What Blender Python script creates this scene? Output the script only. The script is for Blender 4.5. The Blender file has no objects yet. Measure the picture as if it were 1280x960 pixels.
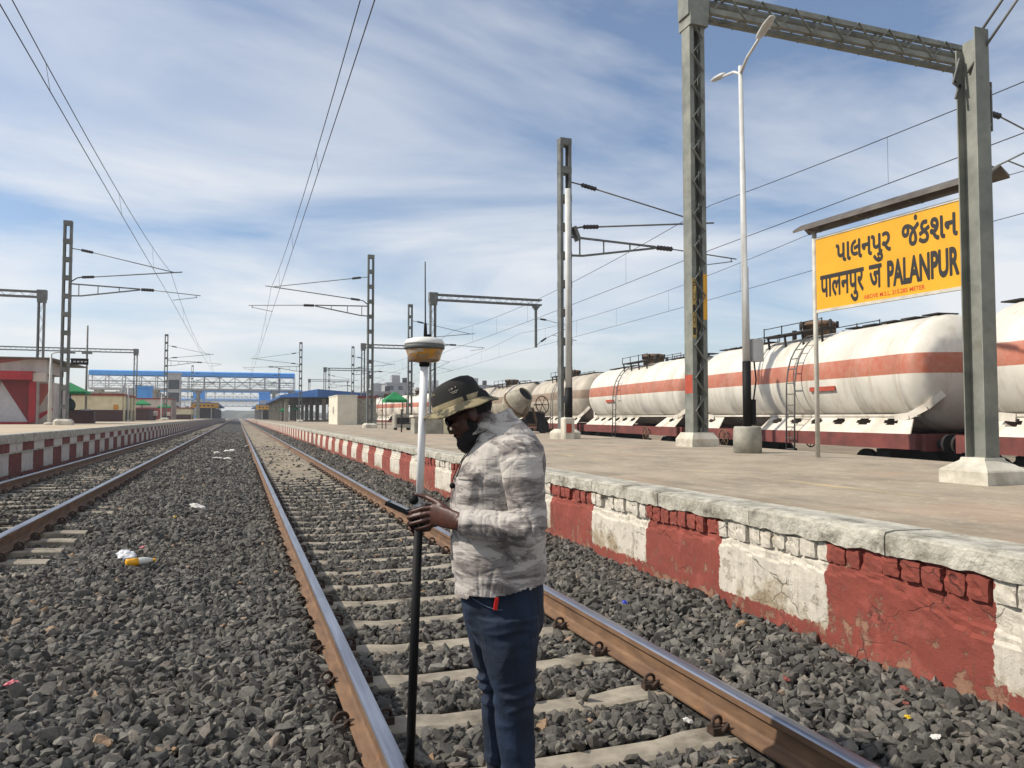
import bpy, bmesh, math, random
import numpy as np
from mathutils import Vector, Matrix, Euler, noise as mnoise

random.seed(7)
rng = np.random.default_rng(11)
rad = math.radians
scene = bpy.context.scene
C = scene.collection

# ------------------------------------------------------------------ camera
YAW, PITCH = 19.6, 2.44
cam_d = bpy.data.cameras.new('camera')
cam_d.sensor_width = 36.0
cam_d.lens = 36.0 * 961.0 / 1280.0
cam_d.clip_start = 0.05
cam_d.clip_end = 6000
cam = bpy.data.objects.new('camera', cam_d)
cam.location = (0, 0, 1.37)
cam.rotation_euler = (rad(90 + PITCH), 0, rad(-YAW))
C.objects.link(cam)
scene.camera = cam

# ------------------------------------------------------------------ sky and sun
SUN_EL = 42.0
SUN_AZ = 285.0          # compass bearing of the sun, clockwise from +Y (ahead and to the left)
world = bpy.data.worlds.new('World')
scene.world = world
world.use_nodes = True
wt = world.node_tree
wt.nodes.clear()
def wn(t, **k):
    n = wt.nodes.new(t)
    for a, b in k.items():
        setattr(n, a, b)
    return n
wl = wt.links.new
w_out = wn('ShaderNodeOutputWorld')
w_bg = wn('ShaderNodeBackground')
w_bg.inputs['Strength'].default_value = 0.145
sky = wn('ShaderNodeTexSky', sky_type='NISHITA', sun_disc=False, sun_elevation=rad(SUN_EL), sun_rotation=rad(SUN_AZ),
         altitude=200.0, air_density=1.0, dust_density=1.0, ozone_density=3.2)
tc = wn('ShaderNodeTexCoord')
sep = wn('ShaderNodeSeparateXYZ')
wl(tc.outputs['Generated'], sep.inputs[0])
def wmath(op, a, b=None, clamp=False):
    n = wn('ShaderNodeMath', operation=op, use_clamp=clamp)
    for i, v in enumerate((a, b)):
        if v is None: continue
        if isinstance(v, (int, float)): n.inputs[i].default_value = v
        else: wl(v, n.inputs[i])
    return n.outputs[0]
zc = wmath('MAXIMUM', sep.outputs['Z'], 0.0)
zd = wmath('ADD', zc, 0.16)
px = wmath('DIVIDE', sep.outputs['X'], zd)
py = wmath('DIVIDE', sep.outputs['Y'], zd)
comb = wn('ShaderNodeCombineXYZ')
wl(px, comb.inputs[0]); wl(py, comb.inputs[1])
mp = wn('ShaderNodeMapping')
mp.inputs['Rotation'].default_value = (0, 0, rad(38))
mp.inputs['Scale'].default_value = (0.75, 1.15, 1.0)
mp.inputs['Location'].default_value = (1.35, 0.4, 0.0)
wl(comb.outputs[0], mp.inputs[0])
cn = wn('ShaderNodeTexNoise'); cn.inputs['Scale'].default_value = 0.9; cn.inputs['Detail'].default_value = 7; cn.inputs['Roughness'].default_value = 0.55; cn.inputs['Distortion'].default_value = 0.6
wl(mp.outputs[0], cn.inputs['Vector'])
cn2 = wn('ShaderNodeTexNoise'); cn2.inputs['Scale'].default_value = 0.42; cn2.inputs['Detail'].default_value = 3; cn2.inputs['Roughness'].default_value = 0.5
wl(comb.outputs[0], cn2.inputs['Vector'])
csum = wmath('ADD', wmath('MULTIPLY', cn.outputs['Fac'], 0.75), wmath('MULTIPLY', cn2.outputs['Fac'], 0.45))
cr = wn('ShaderNodeValToRGB')
cr.color_ramp.elements[0].position = 0.50; cr.color_ramp.elements[0].color = (0, 0, 0, 1)
cr.color_ramp.elements[1].position = 0.72; cr.color_ramp.elements[1].color = (1, 1, 1, 1)
wl(csum, cr.inputs[0])
cfac = wmath('MULTIPLY', cr.outputs['Color'], 0.92)
# thin overall milkiness that thickens towards the horizon
hz = wmath('SUBTRACT', 1.0, wmath('MULTIPLY', zc, 3.2), clamp=True)
hz2 = wmath('MULTIPLY', wmath('MULTIPLY', hz, hz), 0.52)
fac = wmath('MAXIMUM', wmath('ADD', wmath('MULTIPLY', cfac, wmath('SUBTRACT', 1.0, hz2)), hz2), 0.06, clamp=True)
cmix = wn('ShaderNodeMix', data_type='RGBA')
wl(fac, cmix.inputs[0])
wl(sky.outputs[0], cmix.inputs[6])
cmix.inputs[7].default_value = (6.5, 6.65, 6.85, 1)
wl(cmix.outputs[2], w_bg.inputs['Color'])
wl(w_bg.outputs[0], w_out.inputs[0])

sun_d = bpy.data.lights.new('sun', 'SUN')
sun_d.energy = 5.0
sun_d.angle = rad(0.6)
sun_d.color = (1.0, 0.93, 0.82)
sun = bpy.data.objects.new('sun', sun_d)
sdir = Vector((math.sin(rad(SUN_AZ)) * math.cos(rad(SUN_EL)), math.cos(rad(SUN_AZ)) * math.cos(rad(SUN_EL)), math.sin(rad(SUN_EL))))
sun.rotation_euler = (-sdir).to_track_quat('-Z', 'Y').to_euler()
sun.location = sdir * 60
C.objects.link(sun)

vs = scene.view_settings
vs.view_transform = 'Standard'; vs.look = 'None'; vs.exposure = -0.08; vs.gamma = 1.0
vs.use_curve_mapping = False
scene.render.engine = 'CYCLES'
scene.cycles.use_denoising = True
scene.cycles.max_bounces = 4
scene.cycles.diffuse_bounces = 2
scene.cycles.glossy_bounces = 2
scene.cycles.transmission_bounces = 2
scene.cycles.volume_bounces = 0
scene.cycles.transparent_max_bounces = 8

# ------------------------------------------------------------------ mesh helpers
def lin(r, g, b):
    f = lambda c: ((c / 255 + 0.055) / 1.055) ** 2.4 if c > 10 else c / 255 / 12.92
    return (f(r), f(g), f(b))

class MB:
    """collects faces; build() links them as one mesh object"""
    def __init__(s):
        s.v = []; s.f = []; s.m = []; s.sm = []
    def add(s, vs, fs, m=0, smooth=False):
        o = len(s.v)
        s.v.extend([tuple(v) for v in vs])
        for f in fs:
            s.f.append(tuple(i + o for i in f)); s.m.append(m); s.sm.append(smooth)
        return s
    def box(s, x0, x1, y0, y1, z0, z1, m=0):
        v = [(x0,y0,z0),(x1,y0,z0),(x1,y1,z0),(x0,y1,z0),(x0,y0,z1),(x1,y0,z1),(x1,y1,z1),(x0,y1,z1)]
        return s.add(v, [(0,3,2,1),(4,5,6,7),(0,1,5,4),(1,2,6,5),(2,3,7,6),(3,0,4,7)], m)
    def cbox(s, x0, x1, y0, y1, z0, z1, c=0.01, m=0):
        """box with chamfered vertical edges and top"""
        def ring(a, z): return [(x0+a+c,y0+a,z),(x1-a-c,y0+a,z),(x1-a,y0+a+c,z),(x1-a,y1-a-c,z),(x1-a-c,y1-a,z),(x0+a+c,y1-a,z),(x0+a,y1-a-c,z),(x0+a,y0+a+c,z)]
        v = ring(0, z0) + ring(0, z1 - c) + ring(c, z1)
        f = [tuple(range(7, -1, -1)), tuple(range(16, 24))]
        for k in (0, 8):
            f += [(k+i, k+(i+1)%8, k+8+(i+1)%8, k+8+i) for i in range(8)]
        return s.add(v, f, m)
    def beam(s, p0, p1, w, h, up=(0,0,1), m=0):
        p0 = Vector(p0); p1 = Vector(p1); d = (p1 - p0).normalized()
        u = Vector(up); a = d.cross(u)
        if a.length < 1e-4: a = d.cross(Vector((1, 0, 0)))
        a.normalize(); b = a.cross(d).normalized()
        v = []
        for p in (p0, p1):
            for i, j in ((-1,-1),(1,-1),(1,1),(-1,1)):
                v.append(p + a * (i * w / 2) + b * (j * h / 2))
        return s.add(v, [(0,1,2,3),(7,6,5,4),(0,4,5,1),(1,5,6,2),(2,6,7,3),(3,7,4,0)], m)
    def tube(s, pts, r, n=8, m=0, cap=True, smooth=True):
        pts = [Vector(p) for p in pts]
        rs = r if isinstance(r, (list, tuple)) else [r] * len(pts)
        v = []; f = []
        a = None
        for i, p in enumerate(pts):
            d = (pts[min(i+1, len(pts)-1)] - pts[max(i-1, 0)]).normalized()
            if a is None:
                a = d.cross(Vector((0, 0, 1)))
                if a.length < 1e-3: a = d.cross(Vector((1, 0, 0)))
            else:
                a = a - d * a.dot(d)
            a.normalize(); b = d.cross(a)
            for k in range(n):
                t = 2 * math.pi * k / n
                v.append(p + (a * math.cos(t) + b * math.sin(t)) * rs[i])
        for i in range(len(pts) - 1):
            for k in range(n):
                f.append((i*n+k, i*n+(k+1)%n, (i+1)*n+(k+1)%n, (i+1)*n+k))
        s.add(v, f, m, smooth)
        if cap:
            o = len(s.v) - len(v)
            s.f.append(tuple(o + k for k in range(n-1, -1, -1))); s.m.append(m); s.sm.append(False)
            e = o + (len(pts) - 1) * n
            s.f.append(tuple(e + k for k in range(n))); s.m.append(m); s.sm.append(False)
        return s
    def loft(s, secs, n=16, m=0, smooth=True, power=1.0):
        """secs: (centre, side axis vec * half width, other axis vec * half width)"""
        v = []; f = []
        for c, a, b in secs:
            c = Vector(c); a = Vector(a); b = Vector(b)
            for k in range(n):
                t = 2 * math.pi * k / n
                ct, st = math.cos(t), math.sin(t)
                if power != 1.0:
                    ct = math.copysign(abs(ct) ** power, ct); st = math.copysign(abs(st) ** power, st)
                v.append(c + a * ct + b * st)
        L = len(secs)
        for i in range(L - 1):
            for k in range(n):
                f.append((i*n+k, i*n+(k+1)%n, (i+1)*n+(k+1)%n, (i+1)*n+k))
        f.append(tuple(range(n-1, -1, -1))); f.append(tuple((L-1)*n + k for k in range(n)))
        return s.add(v, f, m, smooth)
    def ell(s, c, r, rot=None, n=14, m=0):
        c = Vector(c); v = []; f = []
        R = rot.to_matrix() if isinstance(rot, Euler) else (rot or Matrix.Identity(3))
        h = n // 2
        for i in range(1, h):
            ph = math.pi * i / h
            for k in range(n):
                t = 2 * math.pi * k / n
                v.append(c + R @ Vector((r[0]*math.sin(ph)*math.cos(t), r[1]*math.sin(ph)*math.sin(t), r[2]*math.cos(ph))))
        v.append(c + R @ Vector((0, 0, r[2]))); v.append(c + R @ Vector((0, 0, -r[2])))
        T, B = len(v) - 2, len(v) - 1
        for i in range(h - 2):
            for k in range(n):
                f.append((i*n+k, (i+1)*n+k, (i+1)*n+(k+1)%n, i*n+(k+1)%n))
        for k in range(n):
            f.append((T, k, (k+1)%n)); f.append((B, (h-2)*n+(k+1)%n, (h-2)*n+k))
        return s.add(v, f, m, True)
    def lathe(s, prof, c=(0,0,0), n=24, m=0, smooth=True, axis='z'):
        """prof: (radius, height) pairs from bottom to top"""
        v = []; f = []
        c = Vector(c)
        for r, z in prof:
            for k in range(n):
                t = 2 * math.pi * k / n
                x, y = r * math.cos(t), r * math.sin(t)
                v.append(c + (Vector((x, y, z)) if axis == 'z' else Vector((z, x, y)) if axis == 'x' else Vector((y, z, x))))
        for i in range(len(prof) - 1):
            for k in range(n):
                f.append((i*n+k, i*n+(k+1)%n, (i+1)*n+(k+1)%n, (i+1)*n+k))
        if prof[0][0] > 1e-4: f.append(tuple(range(n-1, -1, -1)))
        if prof[-1][0] > 1e-4: f.append(tuple((len(prof)-1)*n + k for k in range(n)))
        return s.add(v, f, m, smooth)
    def extrude(s, prof, y0, y1, m=0, smooth=False):
        """closed (x, z) outline, counter-clockwise seen from -y, swept along y"""
        n = len(prof)
        v = [(x, y0, z) for x, z in prof] + [(x, y1, z) for x, z in prof]
        f = [tuple(range(n)), tuple(range(2*n-1, n-1, -1))] + [(i, n+i, n+(i+1)%n, (i+1)%n) for i in range(n)]
        return s.add(v, f, m, smooth)
    def mesh(s, name, mats):
        me = bpy.data.meshes.new(name)
        me.from_pydata(s.v, [], s.f)
        for x in (mats if isinstance(mats, (list, tuple)) else [mats]):
            me.materials.append(x)
        if any(s.m): me.polygons.foreach_set('material_index', s.m)
        me.polygons.foreach_set('use_smooth', s.sm)
        me.update()
        return me
    def build(s, name, mats, parent=None, loc=None):
        return link(name, s.mesh(name, mats), parent, loc)

def link(name, me, parent=None, loc=None):
    o = bpy.data.objects.new(name, me)
    C.objects.link(o)
    if parent is not None: o.parent = parent
    if loc is not None: o.location = loc
    return o
def tag(o, label, cat, group=None, kind=None):
    if label: o['label'] = label
    if cat: o['category'] = cat
    if group: o['group'] = group
    if kind: o['kind'] = kind
    return o
def empty(name, loc=(0,0,0), rz=0.0):
    o = bpy.data.objects.new(name, None)
    o.empty_display_size = 0.2
    C.objects.link(o)
    o.location = loc; o.rotation_euler = (0, 0, rz)
    return o
def struct(o, kind='structure'):
    o['kind'] = kind
    return o
def copy_tree(o, parent=None):
    c = o.copy(); C.objects.link(c); c.parent = parent
    for ch in list(o.children): copy_tree(ch, c)
    return c
def recalc(me):
    bm = bmesh.new(); bm.from_mesh(me); bmesh.ops.recalc_face_normals(bm, faces=bm.faces); bm.to_mesh(me); bm.free()
    return me

# ------------------------------------------------------------------ materials
def new_mat(name):
    m = bpy.data.materials.new(name); m.use_nodes = True
    nt = m.node_tree
    b = nt.nodes['Principled BSDF']
    return m, nt, b
class N:
    """tiny node-graph helper"""
    def __init__(s, nt): s.nt = nt
    def n(s, t, ins=None, **k):
        x = s.nt.nodes.new(t)
        for a, b in k.items(): setattr(x, a, b)
        for a, b in (ins or {}).items(): s.set(x.inputs[a], b)
        return x
    def set(s, inp, v):
        if isinstance(v, bpy.types.NodeSocket): s.nt.links.new(v, inp)
        else: inp.default_value = v
    def math(s, op, a, b=0.0, clamp=False):
        return s.n('ShaderNodeMath', {0: a, 1: b}, operation=op, use_clamp=clamp).outputs[0]
    def noise(s, vec, scale, detail=4, rough=0.55, dist=0.0):
        return s.n('ShaderNodeTexNoise', {'Vector': vec, 'Scale': scale, 'Detail': detail, 'Roughness': rough, 'Distortion': dist}).outputs['Fac']
    def ramp(s, v, a, b):
        return s.n('ShaderNodeMapRange', {0: v, 1: a, 2: b, 3: 0.0, 4: 1.0}).outputs[0]
    def mix(s, f, a, b):
        x = s.n('ShaderNodeMix', data_type='RGBA')
        s.set(x.inputs[0], f)
        s.set(x.inputs[6], a if isinstance(a, bpy.types.NodeSocket) else (*a[:3], 1))
        s.set(x.inputs[7], b if isinstance(b, bpy.types.NodeSocket) else (*b[:3], 1))
        return x.outputs[2]
    def vmap(s, vec, scale=(1,1,1), loc=(0,0,0), rot=(0,0,0)):
        return s.n('ShaderNodeMapping', {'Vector': vec, 'Scale': scale, 'Location': loc, 'Rotation': rot}).outputs[0]
    def bump(s, h, strength=0.3, dist=0.02):
        return s.n('ShaderNodeBump', {'Height': h, 'Strength': strength, 'Distance': dist}).outputs[0]

MATS = {}
def pm(name, col, col2=None, rough=0.75, metal=0.0, scale=5.0, lo=0.35, hi=0.7, bump=0.15, bscale=None, bdist=0.01, stretch=(1,1,1), dirt=None, dirt_amt=0.5, world=False, spec=None):
    """procedural paint / stone / metal: two tones through noise, optional dirt blotches and fine relief"""
    if name in MATS: return MATS[name]
    m, nt, b = new_mat(name); g = N(nt)
    if world: co = g.n('ShaderNodeNewGeometry').outputs['Position']
    else: co = g.n('ShaderNodeTexCoord').outputs['Object']
    v = g.vmap(co, stretch)
    c2 = col2 or tuple(c * 0.72 for c in col)
    c = g.mix(g.ramp(g.noise(v, scale, 6, 0.6), lo, hi), c2, col)
    if dirt:
        d = g.ramp(g.noise(g.vmap(co, stretch, (3.1, 1.7, 5.3)), scale * 0.45, 8, 0.68), 0.52, 0.68)
        c = g.mix(g.math('MULTIPLY', d, dirt_amt), c, dirt)
    g.set(b.inputs['Base Color'], c)
    b.inputs['Roughness'].default_value = rough
    b.inputs['Metallic'].default_value = metal
    if spec is not None: b.inputs['Specular IOR Level'].default_value = spec
    if bump:
        g.set(b.inputs['Normal'], g.bump(g.noise(v, bscale or scale * 6, 5, 0.6), bump, bdist))
    MATS[name] = m
    return m
# ================================================================== SETTING
TRK = 1.488            # centre line of the near track
GA = 0.8725            # half distance between rail centres
LTRK, LTZ = -3.03, 0.225
PZ = 0.73              # right platform level
LPZ = 0.99             # left platform level
WX = 3.40              # face of right platform wall
LWX = -4.62            # face of left platform wall
def far_edge(y): return 8.65 + 0.117 * y

def smooth_noise(x, y, s, seed=0.0):
    return mnoise.noise(Vector((x * s + seed, y * s - seed, seed * 0.37)))

# ---- ground sheet
m_dirt = pm('dry_earth', lin(150,132,106), lin(112,98,78), rough=0.95, scale=0.35, bump=0.4, bscale=9, bdist=0.03, dirt=lin(88,84,66), dirt_amt=0.6, world=True)
g = MB()
xs = [-3000,-600,-120,-40,-14,-6,0,6,14,40,120,600,3000]; ys = [-400,-60,-20,0,20,60,140,300,700,1500,4000]
vv = [(x, y, -0.52) for y in ys for x in xs]
ff = [(j*len(xs)+i, j*len(xs)+i+1, (j+1)*len(xs)+i+1, (j+1)*len(xs)+i) for j in range(len(ys)-1) for i in range(len(xs)-1)]
g.add(vv, ff)
struct(g.build('ground', m_dirt))

# ---- ballast bed (the compacted layer under the loose stones)
BX = [-4.62,-3.95,-2.1,-1.7,-1.0,-0.3,0.45,0.60,2.38,2.46,2.8,3.45]
BZ = [0.03,0.03,0.02,0.03,-0.02,-0.11,-0.165,-0.205,-0.205,-0.10,-0.05,0.0]
def bz(x, y):
    z = np.interp(x, BX, BZ)
    z = z - 0.07 * np.exp(-(((x + 1.55) / 0.55) ** 2 + ((y - 9.0) / 1.3) ** 2)) - 0.04 * np.exp(-(((x + 0.9) / 0.4) ** 2 + ((y - 5.5) / 1.0) ** 2))
    z = z + (0.026 * np.sin(x * 2.1 + y * 0.9) * np.sin(y * 1.3 - x * 0.7) + 0.016 * np.sin(x * 5.3 - y * 2.2) * np.sin(y * 3.7 + x * 1.9)) * np.clip((np.abs(x - TRK) - 0.9) / 0.5, 0, 1)
    return z
def bed_material():
    m, nt, b = new_mat('ballast_bed_material'); q = N(nt)
    pos = q.n('ShaderNodeNewGeometry').outputs['Position']
    sp = q.n('ShaderNodeSeparateXYZ', {0: pos})
    vor = q.n('ShaderNodeTexVoronoi', {'Vector': pos, 'Scale': 15.0})
    tone = q.n('ShaderNodeSeparateColor', {0: vor.outputs['Color']}).outputs[0]
    stone = q.mix(tone, lin(40,38,36), lin(96,92,85))
    stone = q.mix(q.ramp(vor.outputs['Distance'], 0.45, 0.75), stone, lin(24,22,20))  # shade in the gaps between stones, painted in as near-black
    n = q.noise(pos, 1.1, 6, 0.65)
    # earth and spilled sand that fills the near track further along
    d1 = q.math('MULTIPLY', q.ramp(sp.outputs['Y'], 13.0, 24.0), q.ramp(sp.outputs['X'], 0.5, 0.75))
    d1 = q.math('MULTIPLY', d1, q.math('SUBTRACT', 1.0, q.ramp(sp.outputs['X'], 2.3, 2.6)))
    d2 = q.math('MULTIPLY', q.math('SUBTRACT', 1.0, q.ramp(sp.outputs['X'], -2.3, -1.9)), 0.55)
    dm = q.math('MULTIPLY', q.math('MAXIMUM', d1, d2), q.ramp(n, 0.30, 0.52))
    sand = q.mix(q.ramp(q.noise(pos, 5, 5), 0.3, 0.7), lin(122,110,92), lin(158,144,120))
    q.set(b.inputs['Base Color'], q.mix(dm, stone, sand))
    b.inputs['Roughness'].default_value = 0.95
    h = q.math('MULTIPLY', vor.outputs['Distance'], q.math('SUBTRACT', 1.0, dm))
    q.set(b.inputs['Normal'], q.bump(h, 0.9, -0.05))
    return m
m_bed = bed_material()
xs = np.concatenate([np.linspace(-4.66, 0.4, 30), np.linspace(0.45, 3.45, 22)])
ys = np.concatenate([np.arange(-4, 30, 0.4), np.arange(30, 120, 3), np.array([120, 160, 220, 320, 480, 700])])
XX, YY = np.meshgrid(xs, ys)
far_up = np.clip((YY - 14) / 10, 0, 1) * ((XX > 0.5) & (XX < 2.5)) * 0.035
ZZ = bz(XX, YY) - 0.035 + far_up + np.clip((YY - 38) / 10, 0, 1) * 0.03
nx = len(xs)
b_ = MB(); b_.add(np.stack([XX, YY, ZZ], -1).reshape(-1, 3).tolist(), [(j*nx+i, j*nx+i+1, (j+1)*nx+i+1, (j+1)*nx+i) for j in range(len(ys)-1) for i in range(nx-1)], 0, True)
struct(b_.build('ballast_bed', m_bed))

# ---- loose ballast stones: crushed rock, instanced through geometry nodes
def stone_material():
    m, nt, b = new_mat('crushed_stone'); q = N(nt)
    rnd = q.n('ShaderNodeObjectInfo').outputs['Random']
    pos = q.n('ShaderNodeNewGeometry').outputs['Position']
    cr = q.n('ShaderNodeValToRGB', {0: rnd})
    e = cr.color_ramp.elements
    e[0].position = 0.0; e[0].color = (*lin(50,48,45), 1)
    e[1].position = 1.0; e[1].color = (*lin(176,140,104), 1)
    for p, c in ((0.22, lin(70,68,63)), (0.5, lin(96,93,86)), (0.72, lin(104,101,93)), (0.88, lin(136,131,121)), (0.965, lin(108,98,88)), (0.99, lin(140,132,120))):
        k = e.new(p); k.color = (*c, 1)
    c = q.mix(q.ramp(q.noise(pos, 45, 5, 0.6), 0.35, 0.68), q.mix(0.5, cr.outputs[0], lin(48,46,43)), cr.outputs[0])
    c = q.mix(q.math('MULTIPLY', q.ramp(q.noise(pos, 0.8, 4, 0.6), 0.45, 0.65), 0.3), c, lin(104,95,82))
    q.set(b.inputs['Base Color'], c)
    b.inputs['Roughness'].default_value = 0.85
    q.set(b.inputs['Normal'], q.bump(q.noise(pos, 75, 6, 0.65), 0.7, 0.009))
    return m
m_stone = stone_material()

def scatter_points():
    P = []
    spots = [(-4.6, 3.42)]
    SL0, SLS = 3.96, 0.66
    for (y0, y1, sp, sc, layers) in ((0.6, 9.5, 0.044, 1.0, 2), (9.5, 21, 0.060, 1.15, 2), (21, 46, 0.095, 1.5, 2), (46, 80, 0.16, 2.4, 1)):
        for L in range(layers):
            gx, gy = np.meshgrid(np.arange(-4.6, 3.4, sp), np.arange(y0, y1, sp))
            x = gx.ravel() + rng.uniform(-.5, .5, gx.size) * sp; y = gy.ravel() + rng.uniform(-.5, .5, gx.size) * sp
            if L:
                k = rng.random(x.size) < 0.45; x = x[k]; y = y[k]
            # keep the frustum plus a margin
            d = x * 0.335 + y * 0.942; r = x * 0.942 - y * 0.335
            k = (np.abs(r) < d * 0.70 + 1.6) & (d > 0.3)
            x = x[k]; y = y[k]
            s = sc * (0.020 + 0.024 * rng.random(x.size) ** 1.6) * np.where(rng.random(x.size) < 0.07, 1.45, 1.0)
            z = bz(x, y) - 0.012 * sc + L * 0.016 * sc
            keep = np.ones(x.size, bool)
            for rx in (TRK - GA, TRK + GA, LTRK - GA, LTRK + GA):
                keep &= np.abs(x - rx) > 0.072 + s * 0.7
            ins = np.abs(x - TRK) < 0.98
            ph = (y - SL0) / SLS; dy = np.abs(ph - np.round(ph)) * SLS
            on = ins & (dy < 0.095 + s * 0.75)
            keep &= ~(on & (rng.random(x.size) > 0.012))
            z = np.where(on, z + 0.035, z)
            insl = np.abs(x - LTRK) < 0.98
            phl = (y - 3.7) / SLS; dyl = np.abs(phl - np.round(phl)) * SLS
            keep &= ~(insl & (dyl < 0.10 + s * 0.5))
            # earth takes over inside the track further along
            keep &= ~(ins & (rng.random(x.size) < np.clip((y - 12) / 9, 0, 0.93)))
            keep &= ~(insl & (rng.random(x.size) < 0.5))
            keep &= x > LWX + 0.06
            keep &= x < WX - s * 0.4
            P.append(np.stack([x, y, z, s], -1)[keep])
    return np.concatenate(P)

def stone_hull(k):
    r = random.Random(100 + k)
    bm = bmesh.new()
    flat = r.uniform(0.45, 0.75); lng = r.uniform(1.0, 1.45)
    for i in range(r.choice((14, 17, 21))):
        v = Vector((r.gauss(0, 1), r.gauss(0, 1), r.gauss(0, 1))).normalized() * r.uniform(0.72, 1.18)
        bm.verts.new((v.x * lng, v.y * r.uniform(0.85, 1.05), v.z * flat * 1.1))
    res = bmesh.ops.convex_hull(bm, input=bm.verts)
    bmesh.ops.delete(bm, geom=[v for v in bm.verts if not v.link_faces], context='VERTS')
    bm.verts.index_update()
    out = ([tuple(v.co) for v in bm.verts], [tuple(v.index for v in f.verts) for f in bm.faces])
    bm.free()
    return out

def make_ballast():
    pts = scatter_points()
    NV = 14
    V = []; F = []; gid = []
    for k in range(NV):
        v, f = stone_hull(k)
        o = len(V); V += v; F += [tuple(i + o for i in t) for t in f]; gid += [k + 1] * len(v)
    ns, npnt = len(V), len(pts)
    me = bpy.data.meshes.new('ballast_stones')
    me.from_pydata(V + pts[:, :3].tolist(), [], F)
    me.materials.append(m_stone)
    a = me.attributes.new('gid', 'INT', 'POINT'); a.data.foreach_set('value', np.array(gid + [0] * npnt, np.int32))
    a = me.attributes.new('scl', 'FLOAT', 'POINT'); a.data.foreach_set('value', np.concatenate([np.zeros(ns), pts[:, 3]]).astype(np.float32))
    rot = np.zeros((ns + npnt, 3), np.float32)
    rot[ns:, 0] = rng.normal(0, 0.62, npnt); rot[ns:, 1] = rng.normal(0, 0.62, npnt); rot[ns:, 2] = rng.uniform(0, 6.283, npnt)
    a = me.attributes.new('rot', 'FLOAT_VECTOR', 'POINT'); a.data.foreach_set('vector', rot.ravel())
    o = link('ballast_stones', me)
    nt = bpy.data.node_groups.new('scatter_ballast', 'GeometryNodeTree')
    nt.interface.new_socket('Geometry', in_out='INPUT', socket_type='NodeSocketGeometry')
    nt.interface.new_socket('Geometry', in_out='OUTPUT', socket_type='NodeSocketGeometry')
    nn = nt.nodes.new; L = nt.links.new
    gi = nn('NodeGroupInput'); go = nn('NodeGroupOutput')
    def attr(name, t):
        n = nn('GeometryNodeInputNamedAttribute'); n.data_type = t; n.inputs['Name'].default_value = name
        return n.outputs['Attribute']
    g_id = attr('gid', 'INT')
    cmp_ = nn('FunctionNodeCompare'); cmp_.data_type = 'INT'; cmp_.operation = 'GREATER_THAN'
    ci = [s for s in cmp_.inputs if s.type == 'INT' and s.enabled]
    L(g_id, ci[0]); ci[1].default_value = 0
    sepg = nn('GeometryNodeSeparateGeometry'); sepg.domain = 'POINT'
    L(gi.outputs[0], sepg.inputs['Geometry']); L(cmp_.outputs[0], sepg.inputs['Selection'])
    spl = nn('GeometryNodeSplitToInstances'); spl.domain = 'POINT'
    L(sepg.outputs['Selection'], spl.inputs['Geometry']); L(g_id, spl.inputs['Group ID'])
    m2p = nn('GeometryNodeMeshToPoints'); L(sepg.outputs['Inverted'], m2p.inputs['Mesh'])
    iop = nn('GeometryNodeInstanceOnPoints')
    L(m2p.outputs[0], iop.inputs['Points']); L(spl.outputs[0], iop.inputs['Instance'])
    iop.inputs['Pick Instance'].default_value = True
    rv = nn('FunctionNodeRandomValue'); rv.data_type = 'INT'
    mn = [s for s in rv.inputs if s.name == 'Min' and s.type == 'INT'][0]; mx = [s for s in rv.inputs if s.name == 'Max' and s.type == 'INT'][0]
    mn.default_value = 0; mx.default_value = NV - 1
    L([s for s in rv.outputs if s.type == 'INT'][0], iop.inputs['Instance Index'])
    L(attr('rot', 'FLOAT_VECTOR'), iop.inputs['Rotation'])
    L(attr('scl', 'FLOAT'), iop.inputs['Scale'])
    L(iop.outputs[0], go.inputs[0])
    md = o.modifiers.new('scatter', 'NODES'); md.node_group = nt
    tag(o, 'loose grey crushed stone ballast heaped around and between the tracks', 'ballast', kind='stuff')
    return npnt
print('ballast stones', make_ballast())

# ---- tracks
def rail_material():
    m, nt, b = new_mat('rusty_rail'); q = N(nt)
    pos = q.n('ShaderNodeNewGeometry').outputs['Position']
    n = q.noise(q.vmap(pos, (1, 0.25, 1)), 14, 6, 0.65)
    c = q.mix(q.ramp(n, 0.3, 0.7), lin(84,62,46), lin(128,98,70))
    c = q.mix(q.math('MULTIPLY', q.ramp(q.noise(q.vmap(pos, (1, 0.6, 0.2)), 9, 4), 0.6, 0.72), 0.45), c, lin(168,106,50))
    q.set(b.inputs['Base Color'], c); b.inputs['Roughness'].default_value = 0.8
    q.set(b.inputs['Normal'], q.bump(q.noise(pos, 70, 5), 0.25, 0.004))
    return m
m_rail = rail_material()
m_railtop = pm('worn_rail_head', lin(176,178,186), lin(130,132,142), rough=0.32, metal=0.85, scale=3, stretch=(9, 0.4, 1), bump=0.05)
m_sleeper = pm('sleeper_concrete', lin(164,154,136), lin(124,116,102), rough=0.92, scale=7, bump=0.35, bscale=60, bdist=0.006, dirt=lin(84,75,62), dirt_amt=0.75, world=True)
m_clip = pm('rail_clip_steel', lin(74,54,40), lin(48,38,32), rough=0.75, metal=0.2, scale=40, bump=0.2)
hp = [(0.072,-0.172),(0.074,-0.160),(0.020,-0.142),(0.009,-0.128),(0.009,-0.062),(0.016,-0.050),(0.036,-0.042),(0.037,-0.012)]
tp = [(0.032,-0.003),(0.018,0.0)]
prof = hp + tp + [(-x, z) for x, z in reversed(hp + tp)]
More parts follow.
